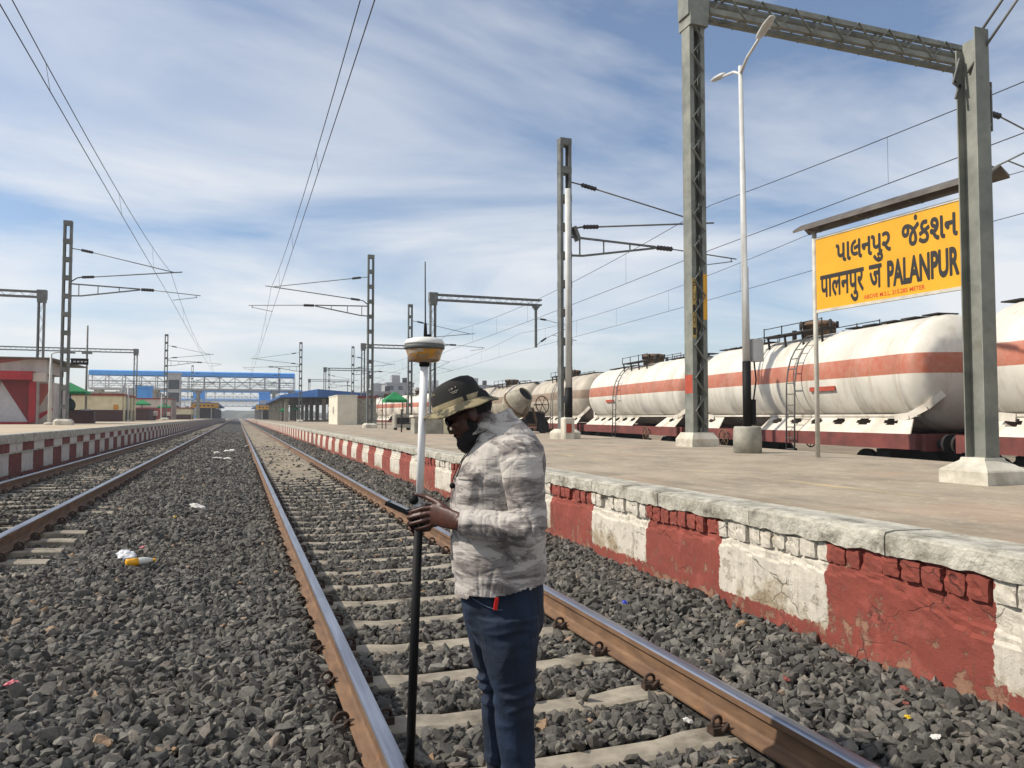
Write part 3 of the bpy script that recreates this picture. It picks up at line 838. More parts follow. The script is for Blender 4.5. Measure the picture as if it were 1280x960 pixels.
def ttc(x, y, zb, h, bl, label, group, s=1, near=False, mat=None, drop=True):
    """lattice column with a boom held out over two tracks and a drop arm at its end"""
    mat = mat or m_galvd
    root = empty('cantilever_gantry', (x, y, zb)); tag(root, label, 'gantry', group)
    w, d = (0.38, 0.32) if near else (0.46, 0.36)
    m = MB()
    for sx in (-1, 1):
        xx = sx * w / 2
        m.box(min(xx, xx - sx*0.016), max(xx, xx - sx*0.016), -d/2, d/2, 0, h)
        for sy in (-1, 1):
            m.box(min(xx - sx*0.0165, xx - sx*0.105), max(xx - sx*0.0165, xx - sx*0.105), sy*d/2 - (0.014 if sy > 0 else 0), sy*d/2 + (0.014 if sy < 0 else 0), 0, h)
    m.build('column_channels', mat, root)
    st = 0.36 if near else 0.75
    n = int(h / st); far_l = MB()
    for i in range(n):
        za, zb_ = 0.05 + (h - 0.1) * i / n, 0.05 + (h - 0.1) * (i + 1) / n; up = i % 2 == 0
        for sy in (-1, 1):
            yy = sy * (d/2 + 0.006); l = MB() if near else far_l
            l.beam(((-w/2 + 0.05) if up else (w/2 - 0.05), yy, za), ((w/2 - 0.05) if up else (-w/2 + 0.05), yy, zb_), 0.010, 0.075, (0, 1, 0))
            if near: l.build('column_lacing', mat, root)
    if not near: far_l.build('column_lacing', mat, root)['kind'] = 'stuff'
    f_ = MB()
    v = []
    for a, z in ((0.33, -0.02), (0.33, 0.16), (0.25, 0.30)): v += [(-a,-a,z),(a,-a,z),(a,a,z),(-a,a,z)]
    f_.add(v, [(3,2,1,0),(8,9,10,11)] + [(k*4+i, k*4+(i+1)%4, k*4+4+(i+1)%4, k*4+4+i) for k in (0,1) for i in range(4)])
    f_.build('footing', m_conc, root)
    zb0 = h - 0.52
    k = MB(); k.box(-w/2 - 0.06, w/2 + 0.10, -d/2 - 0.05, d/2 + 0.05, h - 0.62, h + 0.06); k.box(-w/2 - 0.02, w/2 + 0.05, -d/2 - 0.08, d/2 + 0.08, h - 0.85, h - 0.60)
    k.build('head_frame', mat, root)
    x0, x1 = (w/2 + 0.11, bl) if s > 0 else (-bl, -w/2 - 0.07)
    truss_boom(root, x0, x1, 0.0, zb0, h - 0.02, 0.34, 0.46 if near else 0.6, mat, near=near)
    ax = s * (bl - 0.42)
    if drop:
        q = MB(); q.box(ax - 0.22, ax + 0.22, -0.22, 0.22, zb0 - 0.16, zb0 - 0.005); q.box(ax - 0.14, ax + 0.14, -0.14, 0.14, zb0 - 0.30, zb0 - 0.165)
        q.build('drop_arm_seat', mat, root)
        q = MB(); q.box(ax - 0.085, ax + 0.085, -0.07, 0.07, zb0 - 3.2, zb0 - 0.305); q.build('drop_arm', mat, root)
        zz = zb0; o_ = 0.30 if near else 0.0
        q = MB(); q.tube([(ax + 0.1*s, 0, zz - 1.0), (ax + (0.35+o_)*s, 0, zz - 1.0)], 0.02, 6); q.tube([(ax + (0.85+o_)*s, 0, zz - 1.05), (ax + 2.9*s, 0, zz - 1.5)], 0.022, 6); q.build('stay_tube', mat, root)
        q = MB(); insulator(q, (ax + (0.35+o_)*s, 0, zz - 1.0), (ax + (0.87+o_)*s, 0, zz - 1.05), 0.085); q.build('insulator', m_insul, root)
        q = MB(); q.tube([(ax + 0.1*s, 0, zz - 3.0), (ax + 0.4*s, 0, zz - 2.75)], 0.025, 6); q.tube([(ax + 0.85*s, 0, zz - 2.45), (ax + 2.9*s, 0, zz - 1.5)], 0.025, 6); q.build('bracket_tube', mat, root)
        q = MB(); insulator(q, (ax + 0.4*s, 0, zz - 2.75), (ax + 0.86*s, 0, zz - 2.44), 0.085); q.build('insulator', m_insul, root)
        q = MB(); q.tube([(ax + 1.4*s, 0, zz - 2.2), (ax + 3.4*s, 0, zz - 2.55)], 0.02, 6); q.tube([(ax + 3.3*s, 0, zz - 2.55), (ax + 2.6*s, 0, zz - 2.75)], 0.015, 6); q.build('register_arm', mat, root)
    return root
TG = 'lattice gantries beside the yard'
near_ttc = ttc(9.42, 14.45, PZ, 10.10, 8.62, 'big lattice column and overhead boom framing the yellow station sign', TG, near=True, mat=m_galv)
MB().box(-0.186, -0.090, -0.1635, -0.1605, 2.35, 3.65).build('number_strip', pm('number_strip_paint', lin(196,168,92), lin(160,134,74), rough=0.7, scale=8, dirt=lin(90,74,48)), near_ttc)
MB().box(0.090, 0.192, -0.1645, -0.1605, 2.75, 3.75).build('yellow_plate', m_yell, near_ttc)
MB().box(-0.1935, -0.1905, -0.145, 0.145, 1.15, 1.55).build('red_band', m_redp, near_ttc)
ttc(13.3, 54.6, PZ, 9.65, 8.5, 'lattice gantry whose boom shows above the hat, right of the survey receiver', TG)
ttc(14.45, 95.4, PZ, 9.65, 8.5, 'lattice gantry left of the survey receiver, boom ending behind it', TG)
ttc(14.9, 144.1, PZ, 9.65, 8.5, 'farther lattice gantry above the blue canopy', TG)
ttc(16.0, 190.0, PZ, 9.65, 9.5, 'most distant lattice gantry right of the footbridge', TG)
LG = 'gantries behind the left platform'
ttc(-13.6, 64.0, LPZ, 9.55, 12.0, 'gantry rising behind the red kiosk, boom leaving the frame on the left', LG, s=-1, drop=False)
ttc(-13.0, 113.6, LPZ, 9.4, 19.0, 'long gantry crossing behind the battened mast on the left', LG, s=-1, drop=False)

# ---- wires
def sag_wire(name, x_at, ys, z_c, z_m, label_c, label_m, grp, xm=0.0, r=0.009, dz=0.0):
    """contact wire, messenger wire with droppers for one track; supports at ys"""
    c = MB(); m = MB()
    pc = []; pmn = []; dl = []
    for a, b in zip(ys[:-1], ys[1:]):
        n = 14
        for i in range(n + 1):
            t = i / n; y = a + (b - a) * t
            pc.append((x_at(y), y, z_c - 0.08 * 4 * t * (1 - t)))
            pmn.append((x_at(y) + xm, y, z_m - 1.0 * 4 * t * (1 - t) * ((b - a) / 52) ** 2))
        for k in range(1, 6):
            t = k / 6; y = a + (b - a) * t
            dl.append(((x_at(y), y, z_c - 0.08 * 4 * t * (1 - t)), (x_at(y) + xm, y, z_m - 1.0 * 4 * t * (1 - t) * ((b - a) / 52) ** 2)))
    o1 = c.tube(pc, r, 5).build('contact_wire', m_wire); tag(o1, label_c, 'wire', grp)
    root = m.tube(pmn, r, 5).build('messenger_wire', m_wire); tag(root, label_m, 'wire', grp)
    for a, b in dl:
        MB().tube([a, b], r * 0.45, 4).build('dropper', m_wire, root)
sag_wire('near', lambda y: 1.66 + 0.0 * y, [-8, 43.9, 95.9, 148, 200], 7.07, 8.43, 'contact wire hanging over the near track', 'upper messenger wire over the near track', 'overhead wires', -0.05)
sag_wire('left', lambda y: -3.1, [-11, 40.6, 93.7, 146, 198], 7.0, 8.4, 'contact wire hanging over the left track', 'upper messenger wire over the left track', 'overhead wires', -0.08)
sag_wire('yard_a', lambda y: 13.35 + 0.045 * y, [-24, 21.0, 58.9, 96.8, 140], 6.75, 8.2, 'contact wire crossing behind the lattice column', 'uppermost wire crossing behind the white lamp post', 'overhead wires', 0.0, 0.011)
sag_wire('yard_b', lambda y: 18.6 + 0.052 * y, [-24, 21.0, 58.9, 96.8, 140], 6.75, 8.2, 'lowest wire above the tank wagons', 'second lowest wire above the tank wagons', 'overhead wires', 0.0, 0.011)

# ---- short H-section steel post in front of the sign
hpst = empty('anchor_post', (6.935, 5.62, PZ)); tag(hpst, 'thick grey H-section steel post on a white concrete base in front of the station sign', 'post')
m = MB()
m.box(-0.092, 0.092, -0.112, -0.100, 0.15, 4.52); m.box(-0.092, 0.092, 0.100, 0.112, 0.15, 4.37); m.box(-0.005, 0.005, -0.0998, 0.0998, 0.15, 4.45)
m.build('steel_section', m_galv, hpst)
f_ = MB(); v = []
for a, z in ((0.27, -0.02), (0.27, 0.11), (0.26, 0.125), (0.14, 0.21), (0.13, 0.24)): v += [(-a,-a,z),(a,-a,z),(a,a,z),(-a,a,z)]
f_.add(v, [(3,2,1,0),(16,17,18,19)] + [(k*4+i, k*4+(i+1)%4, k*4+4+(i+1)%4, k*4+4+i) for k in range(4) for i in range(4)])
f_.build('concrete_base', m_conc, hpst)
for k, (p0, p1) in enumerate((((-0.03, 0.03, 4.12), (0.42, -0.64, 5.25)), ((0.0, -0.05, 4.44), (0.42, -0.69, 5.5)))):
    MB().tube([p0, p1], 0.014, 7).build('guy_rod', m_galvd, hpst)
m = MB(); m.beam((-0.15, 0.085, 4.02), (-0.06, 0.085, 4.28), 0.02, 0.035); m.beam((-0.16, 0.085, 4.03), (-0.06, 0.085, 3.98), 0.02, 0.035); m.beam((-0.13, 0.085, 3.86), (-0.07, 0.085, 4.02), 0.02, 0.03); m.build('guy_bracket', m_galvd, hpst)
m = MB()
for zz in (3.55, 3.92): m.box(0.093, 0.135, -0.09, -0.06, zz, zz + 0.025)
m.box(0.135, 0.152, -0.09, -0.06, 3.50, 4.0); m.box(0.093, 0.12, -0.09, -0.06, 3.33, 3.36)
m.build('side_bracket', m_galvd, hpst)

# ---- white double-arm lamp post
lp = empty('lamp_post', (8.48, 11.42, PZ)); tag(lp, 'white lamp post with two arms and black foot between lattice column and sign', 'lamp post')
MB().lathe([(0.24, -0.02), (0.245, 0.25), (0.235, 0.44), (0.22, 0.47)], n=20).build('concrete_base', m_conc2, lp)
MB().tube([(0, 0, 0.45), (0, 0, 1.62)], 0.074, 14).build('black_sleeve', m_black, lp)
MB().tube([(0, 0, 1.60), (-0.01, 0, 3.3), (-0.02, 0, 3.302), (-0.03, 0, 5.2), (-0.03, 0, 5.203), (-0.05, 0, 6.95)], [0.068, 0.062, 0.054, 0.049, 0.043, 0.038], 14).build('pole', m_white, lp)
for sg in (1, -1):
    MB().tube([(-0.05, 0, 6.80), (-0.05 + sg*-0.06, sg*-0.28, 6.97), (-0.05 + sg*-0.17, sg*-0.85, 7.12)], [0.030, 0.027, 0.025], 8).build('arm', m_white, lp)
    q = MB(); a = Vector((-0.05 + sg*-0.13, sg*-0.66, 7.11)); e = Vector((-0.05 + sg*-0.25, sg*-1.22, 7.22)); side = Vector((0.98, -0.2, 0)); upv = Vector((0, 0, 1))
    q.loft([(a.lerp(e, t), side * w, upv * h) for t, w, h in ((0, .035, .03), (.2, .07, .045), (.6, .085, .04), (.95, .06, .025), (1, .03, .012))], 10)
    q.build('lamp_head', m_white, lp)
q = MB(); q.box(0.085, 0.30, -0.09, 0.09, 1.62, 2.02); q.build('junction_box', m_white, lp)
MB().tube([(0.16, 0, 1.62), (0.20, 0, 1.3), (0.14, 0, 0.95), (0.10, 0, 0.85)], 0.014, 6).build('cable', m_black, lp)
q = MB(); q.cbox(0.07, 0.16, -0.05, 0.05, 0.5, 0.95, 0.01); q.build('cable_box', m_black, lp)

# ---- white pole with black foot beside the yard mast
wp = empty('conduit_post', (9.0, 20.4, PZ)); tag(wp, 'white post with black lower sleeve and painted block, left of the lattice column', 'post')
q = MB(); q.cbox(-0.19, 0.13, -0.15, 0.17, -0.02, 0.62, 0.03); q.build('concrete_base', m_conc, wp)
MB().box(-0.13, 0.03, -0.1545, -0.1485, 0.18, 0.44).build('red_panel', m_redp, wp)
MB().tube([(0, 0, 0.60), (0, 0, 1.48)], 0.115, 14).build('black_sleeve', m_black, wp)
MB().tube([(0, 0, 1.47), (0, 0, 7.3)], 0.088, 14).build('pole', m_white, wp)

# ---- station name sign
sg = empty('station_sign', (8.54, 9.72, PZ), rad(-85.9)); tag(sg, 'yellow station name board on steel legs under a narrow tin roof', 'sign')
m_frame = pm('sign_frame_steel', lin(206,202,190), lin(170,166,154), rough=0.6, scale=4, dirt=lin(130,110,84), dirt_amt=0.4)
m_tin = pm('tin_roof_brown', lin(118,112,104), lin(88,82,76), rough=0.6, metal=0.3, scale=3, dirt=lin(60,48,38))
SLN, SB, ST_ = 2.62, 2.31, 3.42          # board length, bottom and top above the platform
def text_mesh(body, bold=0.0):
    cu = bpy.data.curves.new('lettering', 'FONT'); cu.body = body; cu.size = 1.0; cu.offset = bold; cu.resolution_u = 4; cu.extrude = 0.0
    o = bpy.data.objects.new('lettering', cu); C.objects.link(o)
    dg = bpy.context.evaluated_depsgraph_get()
    me = bpy.data.meshes.new_from_object(o.evaluated_get(dg))
    C.objects.unlink(o); bpy.data.objects.remove(o)
    return me
def lettering(parent, body, x0, x1, z0, z1, y, mat, bold=0.0, ref=None, name='lettering', heavy=0.0):
    me = text_mesh(body, bold)
    co = np.zeros(len(me.vertices) * 3, np.float32); me.vertices.foreach_get('co', co); co = co.reshape(-1, 3)
    lo, hi = co.min(0), co.max(0)
    zl, zh = lo[1], hi[1]
    if ref:
        mr = text_mesh(ref, bold); cr_ = np.zeros(len(mr.vertices) * 3, np.float32); mr.vertices.foreach_get('co', cr_); cr_ = cr_.reshape(-1, 3)
        zl, zh = cr_[:, 1].min(), cr_[:, 1].max()
    if heavy:
        nv0 = len(co); polys = [tuple(p.vertices) for p in me.polygons]; C8 = []; F8 = []
        for k in range(9):
            dx_, dz_ = (0, 0) if k == 8 else (heavy * math.cos(k * math.pi / 4), heavy * math.sin(k * math.pi / 4))
            c8 = co.copy(); c8[:, 0] += dx_; c8[:, 1] += dz_; c8[:, 2] = k; C8.append(c8); F8 += [tuple(i + k * nv0 for i in p) for p in polys]
        co = np.concatenate(C8); me = bpy.data.meshes.new(name); me.from_pydata(co.tolist(), [], F8); lo, hi = co.min(0), co.max(0)
    out = np.zeros_like(co)
    out[:, 0] = x0 + (co[:, 0] - lo[0]) * (x1 - x0) / (hi[0] - lo[0])
    out[:, 1] = y - (co[:, 2] * 0.00015 if heavy else 0)
    out[:, 2] = z0 + (co[:, 1] - zl) * (z1 - z0) / (zh - zl)
    me.vertices.foreach_set('co', out.ravel()); me.materials.clear(); me.materials.append(mat); me.update()
    return link(name, me, parent)
MB().box(0.02, SLN, -0.012, 0.012, SB, ST_).build('board', m_yell, sg)
q = MB(); q.box(0.02, SLN, -0.022, 0.022, SB - 0.045, SB - 0.001); q.box(0.02, SLN, -0.022, 0.022, ST_ + 0.001, ST_ + 0.03); q.build('board_frame', m_frame, sg)
for xx in (-0.02, SLN + 0.03):
    MB().tube([(xx, 0, -0.02), (xx, 0, ST_ + 0.16)], 0.036, 10).build('leg', m_frame, sg)
q = MB()
zr = ST_ + 0.20
for sd in (-1, 1):
    q.add([(-0.30, sd*0.004, zr + 0.10), (SLN + 0.36, sd*0.004, zr + 0.10), (SLN + 0.36, sd*0.17, zr), (-0.30, sd*0.17, zr),
           (-0.30, sd*0.004, zr + 0.085), (SLN + 0.36, sd*0.004, zr + 0.085), (SLN + 0.36, sd*0.17, zr - 0.04), (-0.30, sd*0.17, zr - 0.04)],
          [(0,1,2,3),(7,6,5,4),(0,3,7,4),(1,5,6,2),(2,6,7,3),(0,4,5,1)])
o = q.build('tin_roof', m_tin, sg); recalc(o.data)
q = MB()
for xx in (-0.02, 0.9, 1.8, SLN + 0.03): q.box(xx - 0.015, xx + 0.015, -0.14, 0.14, zr - 0.055, zr - 0.03)
q.box(-0.04, SLN + 0.05, -0.015, 0.015, zr - 0.085, zr - 0.056)
q.build('roof_bracket', m_tin, sg)
TY = -0.0145
h1 = ST_ - SB
def zt_(t): return SB + t
lettering(sg, '\u0aaa\u0abe\u0ab2\u0aa8\u0aaa\u0ac1\u0ab0', 0.42, 1.40, zt_(0.68), zt_(0.95), TY, m_ink, 0.0, '\u0aaa', heavy=0.026)
lettering(sg, '\u0a9c\u0a82\u0a95\u0ab6\u0aa8', 1.58, 2.41, zt_(0.68), zt_(0.97), TY, m_ink, 0.0, '\u0aa8', heavy=0.026)
lettering(sg, '\u092a\u093e\u0932\u0928\u092a\u0941\u0930', 0.10, 0.93, zt_(0.19), zt_(0.51), TY, m_ink, 0.0, '\u092a', heavy=0.026)
lettering(sg, '\u091c\u0902', 1.02, 1.24, zt_(0.19), zt_(0.51), TY, m_ink, 0.0, '\u092a', heavy=0.026)
lettering(sg, 'PALANPUR', 1.33, 2.42, zt_(0.17), zt_(0.52), TY, m_ink, 0.012, 'P', heavy=0.028)
lettering(sg, 'ABOVE M.S.L. 215.285 METER', 0.92, 1.92, zt_(0.045), zt_(0.105), TY, pm('red_lettering', lin(206,70,24), lin(190,60,20), rough=0.6, bump=0), 0.012, 'M')
for i, ch in enumerate('PU101'):
    zc_ = 3.50 - i * 0.25
    lettering(near_ttc, ch, -0.173, -0.103, zc_ - 0.09, zc_ + 0.07, -0.1650, m_ink, 0.006, name='number_lettering')
# ================================================================== TANK WAGONS
def tank_paint(name, base, base2, stripe, grime):
    m, nt, b = new_mat(name); q = N(nt)
    co = q.n('ShaderNodeTexCoord').outputs['Object']
    sp = q.n('ShaderNodeSeparateXYZ', {0: co})
    n = q.noise(co, 1.1, 6, 0.6)
    c = q.mix(q.ramp(n, 0.35, 0.65), base2, base)
    st = q.math('LESS_THAN', q.math('ABSOLUTE', q.math('SUBTRACT', sp.outputs['Z'], 0.18)), 0.235)
    sc = q.mix(q.ramp(q.noise(co, 5, 7, 0.7), 0.35, 0.72), stripe, tuple(c_ * 0.82 + 0.18 * d_ for c_, d_ in zip(stripe, base)))
    c = q.mix(st, c, sc)
    # run-down streaks below the fittings, soot, rust chips
    v = q.vmap(co, (1.5, 2.6, 0.30))
    stk = q.math('MULTIPLY', q.ramp(q.noise(v, 1.6, 6, 0.65), 0.52, 0.70), grime)
    c = q.mix(stk, c, lin(150,132,100))
    chip = q.ramp(q.noise(co, 7, 8, 0.75), 0.66, 0.70)
    c = q.mix(q.math('MULTIPLY', chip, grime), c, lin(122,98,74))
    low = q.math('MULTIPLY', q.ramp(sp.outputs['Z'], -0.7, -1.4), 0.45)
    c = q.mix(q.math('MULTIPLY', low, q.ramp(q.noise(co, 2.2, 5), 0.3, 0.6)), c, lin(132,116,94))
    q.set(b.inputs['Base Color'], c); b.inputs['Roughness'].default_value = 0.55
    q.set(b.inputs['Normal'], q.bump(q.noise(co, 3, 3), 0.12, 0.03))
    return m
m_tankA = tank_paint('tank_cream_orange_stripe', lin(222,216,203), lin(204,198,184), lin(172,94,66), 0.42)
m_tankD = tank_paint('tank_grimy_brown_stripe', lin(190,180,162), lin(164,154,138), lin(134,112,92), 0.55)
m_wred = pm('underframe_red_oxide', lin(128,66,58), lin(100,52,46), rough=0.75, scale=3, dirt=lin(70,48,40), dirt_amt=0.6)
m_wcream = pm('saddle_cream', lin(218,210,196), lin(190,182,166), rough=0.7, scale=2.5, dirt=lin(140,118,88), dirt_amt=0.5)
m_wdark = pm('running_gear_dark', lin(46,40,36), lin(30,27,25), rough=0.85, scale=6)
m_rusty = pm('rusty_fittings', lin(124,98,72), lin(84,66,50), rough=0.85, scale=9, dirt=lin(60,50,42))
RT = 1.36; AX = 2.42 + 0.35            # tank radius, axis above the yard rails
HL = 6.21                              # half length over couplers
def tank_mesh():
    mb = MB(); prof = []
    L = 5.72; hd = 0.62
    for i in range(9):
        t = i / 8 * math.pi / 2
        prof.append((max(RT * math.sin(t), 0.001), -L + hd * (1 - math.cos(t))))
    seams = [-4.9, -3.2, -1.5, 0.0, 1.5, 3.2, 4.9]
    for s_ in seams:
        for dy, dr in ((-0.035, 0), (-0.03, 0.012), (0.03, 0.012), (0.035, 0)): prof.append((RT + dr, s_ + dy))
    for i in range(8, -1, -1):
        t = i / 8 * math.pi / 2
        prof.append((max(RT * math.sin(t), 0.001), L - hd * (1 - math.cos(t))))
    mb.lathe([(r, z) for r, z in prof], (0, 0, 0), 56, axis='y')
    return mb
def saddle(mb, y0, y1, sd):
    """inclined skirt plate between sole bar and barrel with oval lightening holes"""
    zb, zt = 1.33, 1.72
    xb, xt = sd * 1.46, sd * 1.06
    top0, top1 = y0 + 0.35, y1 - 0.10
    nh = max(1, int((y1 - y0) / 0.95))
    n = nh * 8
    # plate as strips with holes cut by leaving quads out of a fine grid
    nu, nv_ = max(12, int((y1 - y0) / 0.05)), 10
    V = []; 
    for j in range(nv_ + 1):
        t = j / nv_
        a = y0 + (top0 - y0) * t; b = y1 + (top1 - y1) * t
        for i in range(nu + 1):
            V.append((xb + (xt - xb) * t, a + (b - a) * i / nu, zb + (zt - zb) * t))
    F = []
    for j in range(nv_):
        for i in range(nu):
            t = (j + 0.5) / nv_; yy = y0 + (y1 - y0) * (i + 0.5) / nu
            hole = False
            for h in range(nh):
                hc = y0 + 0.75 + h * (y1 - y0 - 1.3) / max(1, nh - 1) if nh > 1 else (y0 + y1) / 2
                if ((yy - hc) / 0.27) ** 2 + ((t - 0.70) / 0.19) ** 2 < 1: hole = True
            if not hole: F.append((j*(nu+1)+i, j*(nu+1)+i+1, (j+1)*(nu+1)+i+1, (j+1)*(nu+1)+i))
    V2 = [(x - sd * 0.02, y, z) for x, y, z in V]
    o = len(V)
    mb.add(V + V2, F + [tuple(k + o for k in reversed(f)) for f in F])
def wheel_mesh():
    mb = MB(); mb.lathe([(0.10, -0.09), (0.14, -0.05), (0.36, -0.03), (0.42, -0.07), (0.46, -0.065), (0.455, 0.05), (0.40, 0.05), (0.36, 0.0), (0.14, 0.03), (0.10, 0.09)], n=24, axis='x')
    return mb.mesh('wheel', m_wdark)
wheel_me = wheel_mesh()
def build_wagon(mat):
    root = empty('tank_wagon', (0, 0, 0))
    t = tank_mesh().build('tank_barrel', mat, root, (0, 0, AX))
    m = MB()
    for sd in (-1, 1): m.box(min(sd*1.36, sd*1.50), max(sd*1.36, sd*1.50), -5.6, 5.6, 0.98, 1.33)
    for yy in (-5.75, 5.6): m.box(-1.36, 1.36, yy, yy + 0.15, 0.95, 1.33)
    m.box(-0.3, 0.3, -5.6, 5.6, 0.95, 1.25)
    m.build('underframe', m_wred, root)
    for sd in (-1, 1):
        for (y0, y1) in ((-5.4, 1.0), (3.5, 5.35)):
            q = MB(); saddle(q, y0, y1, sd); q.build('saddle_plate', m_wcream, root)
        # curved strap from the saddle end up to the tank head
        for ey in (-1, 1):
            q = MB(); pts = [(sd*1.10, ey*4.5, 1.70), (sd*1.13, ey*5.0, 1.74), (sd*1.0, ey*5.4, 1.95), (sd*0.78, ey*5.66, 2.25)]
            for a, b_ in zip(pts[:-1], pts[1:]): q.beam(a, b_, 0.05, 0.16)
            q.build('strap', m_wcream, root)
        # rivetted foot flange along the barrel
        q = MB(); q.box(min(sd*1.0, sd*1.10), max(sd*1.0, sd*1.10), -5.2, 5.2, 1.722, 1.78); q.build('barrel_flange', m_wcream, root)
        # ladder: foot at the sole bar, leaning to the manhole platform
        q = MB(); LP = [Vector((sd*1.60, -0.9, 0.5)), Vector((sd*1.56, -0.9, AX - 0.1))] + [Vector((sd*(RT + 0.17)*math.cos(a_), -0.9, AX + (RT + 0.17)*math.sin(a_))) for a_ in (0.2, 0.4, 0.6, 0.8, 0.98)]
        for dy in (-0.2, 0.2):
            q.tube([p_ + Vector((0, dy, 0)) for p_ in LP], 0.022, 6)
        for i in range(13):
            tt = i / 12 * 5.99 if i > 6 else i / 6; a = LP[0].lerp(LP[1], i / 7) if i < 8 else LP[i - 6].copy()
            q.tube([a + Vector((0, -0.2, 0)), a + Vector((0, 0.2, 0))], 0.016, 5)
        q.build('ladder', m_galvd, root)
        # hand brake wheel
        q = MB(); cy, cz = 2.9, 1.0
        ring = [(sd*1.62, cy + 0.30*math.cos(k*math.pi/12), cz + 0.30*math.sin(k*math.pi/12)) for k in range(25)]
        q.tube(ring, 0.022, 6, cap=False)
        for k in range(4):
            a = k * math.pi / 4
            q.tube([(sd*1.62, cy + 0.3*math.cos(a), cz + 0.3*math.sin(a)), (sd*1.62, cy - 0.3*math.cos(a), cz - 0.3*math.sin(a))], 0.014, 5)
        q.build('brake_wheel', m_rusty, root)
        q = MB(); q.box(min(sd*RT*0.992, sd*(RT*0.992+0.02)), max(sd*RT*0.992, sd*(RT*0.992+0.02)), -2.6, -1.5, AX - 0.36, AX - 0.24); q.build('label_plate', m_redp, root)
    # manhole platform, dome and pipework on the crown
    zt = AX + RT
    q = MB(); q.lathe([(0.46, zt - 0.1), (0.46, zt + 0.30), (0.52, zt + 0.30), (0.52, zt + 0.36), (0.40, zt + 0.44), (0.001, zt + 0.46)], n=28); q.build('manhole_dome', m_rusty, root)
    q = MB()
    for k in range(8):
        a = k * math.pi / 4; q.box(0.52*math.cos(a) - 0.03, 0.52*math.cos(a) + 0.03, 0.52*math.sin(a) - 0.03, 0.52*math.sin(a) + 0.03, zt + 0.22, zt + 0.42)
    q.tube([(-0.1, -0.7, zt), (-0.1, -0.7, zt + 0.3), (0.0, -0.55, zt + 0.42)], 0.05, 8); q.tube([(0.2, 0.75, zt - 0.05), (0.2, 0.75, zt + 0.35)], 0.09, 10); q.tube([(-0.3, 0.8, zt - 0.1), (-0.3, 0.8, zt + 0.25)], 0.07, 10)
    q.build('valve_fittings', m_wdark, root)
    q = MB()
    for sd in (-1, 1):
        q.box(min(sd*0.55, sd*0.95), max(sd*0.55, sd*0.95), -1.5, 1.5, zt + 0.05, zt + 0.09)
        for yy in (-1.4, -0.5, 0.4, 1.3): q.beam((sd*0.9, yy, zt + 0.05), (sd*0.85, yy, zt - 0.36), 0.05, 0.05)
        for yy in (-1.48, -0.5, 0.5, 1.48): q.tube([(sd*0.93, yy, zt + 0.07), (sd*0.93, yy, zt + 0.36)], 0.018, 5)
        q.tube([(sd*0.93, -1.48, zt + 0.33), (sd*0.93, 1.48, zt + 0.33)], 0.014, 5)
        for yy in (1.7, 2.6, 3.4): q.tube([(sd*0.25, yy, zt - 0.03), (sd*0.25, yy, zt + 0.24)], 0.016, 5)
        q.tube([(sd*0.25, 1.7, zt + 0.22), (sd*0.25, 3.4, zt + 0.22)], 0.013, 5)
    q.build('manhole_platform', m_wdark, root)
    q = MB()
    for i in range(15):
        yy = -5.0 + i * 0.72
        if abs(yy) > 1.6: q.box(-0.30, 0.30, yy, yy + 0.5, zt + 0.02, zt + 0.05)
    for i in range(6): q.box(-0.2, -0.15, -5.0 + i*0.9, -4.94 + i*0.9, zt - 0.03, zt + 0.02)
    q.build('walkway', m_wdark, root)
    for yc in (-4.2, 4.2):
        bg = MB()
        for sd in (-1, 1):
            bg.box(min(sd*1.0, sd*1.14), max(sd*1.0, sd*1.14), yc - 1.25, yc + 1.25, 0.46, 0.66)
            for yy in (-1.0, 1.0): bg.box(min(sd*0.98, sd*1.18), max(sd*0.98, sd*1.18), yc + yy - 0.16, yc + yy + 0.16, 0.30, 0.60)
        bg.box(-1.2, 1.2, yc - 0.25, yc + 0.25, 0.55, 0.95)
        bo = bg.build('bogie', m_wdark, root)
        for yy in (-1.0, 1.0):
            for sd in (-1, 1):
                w = link('wheel', wheel_me, bo, (sd * 0.86, yc + yy, 0.455))
                if sd > 0: w.rotation_euler = (0, 0, math.pi)
    for ey in (-1, 1):
        q = MB(); q.box(-0.14, 0.14, min(ey*5.75, ey*6.2), max(ey*5.75, ey*6.2), 0.92, 1.2); q.tube([(0.35, ey*5.76, 1.0), (0.42, ey*6.0, 0.72), (0.38, ey*6.2, 0.62)], 0.035, 7)
        q.build('coupler', m_wdark, root)
        q = MB()
        for sx in (-0.98, 0.98): q.tube([(sx, ey*5.75, 1.12), (sx, ey*6.02, 1.12)], 0.1, 10); q.tube([(sx, ey*6.0, 1.12), (sx, ey*6.07, 1.12)], 0.22, 14)
        q.build('buffer', m_wdark, root)
    return root
HD = rad(6.72)
wx0, wy0 = 14.1 * math.cos(HD), -14.1 * math.sin(HD)
def wpos(t): return (wx0 + math.sin(HD) * t, wy0 + math.cos(HD) * t, -0.35)
WG = 'tank wagons standing in the yard'
A = build_wagon(m_tankA); D = build_wagon(m_tankD)
wag = [(8.0, 0, 0, 'cream tank wagon cut off by the right edge of the picture'),
       (20.35, 0, 0, 'cream tank wagon with orange stripe behind the station sign'),
       (32.7, 1, 0, 'cream tank wagon with orange stripe left of the lattice column, ladder showing'),
       (45.1, 0, 1, 'dingy tank wagon with brown stripe behind the white post')]
wag = [(wpos(t), -HD, fl_, kd, lb) for t, fl_, kd, lb in wag]
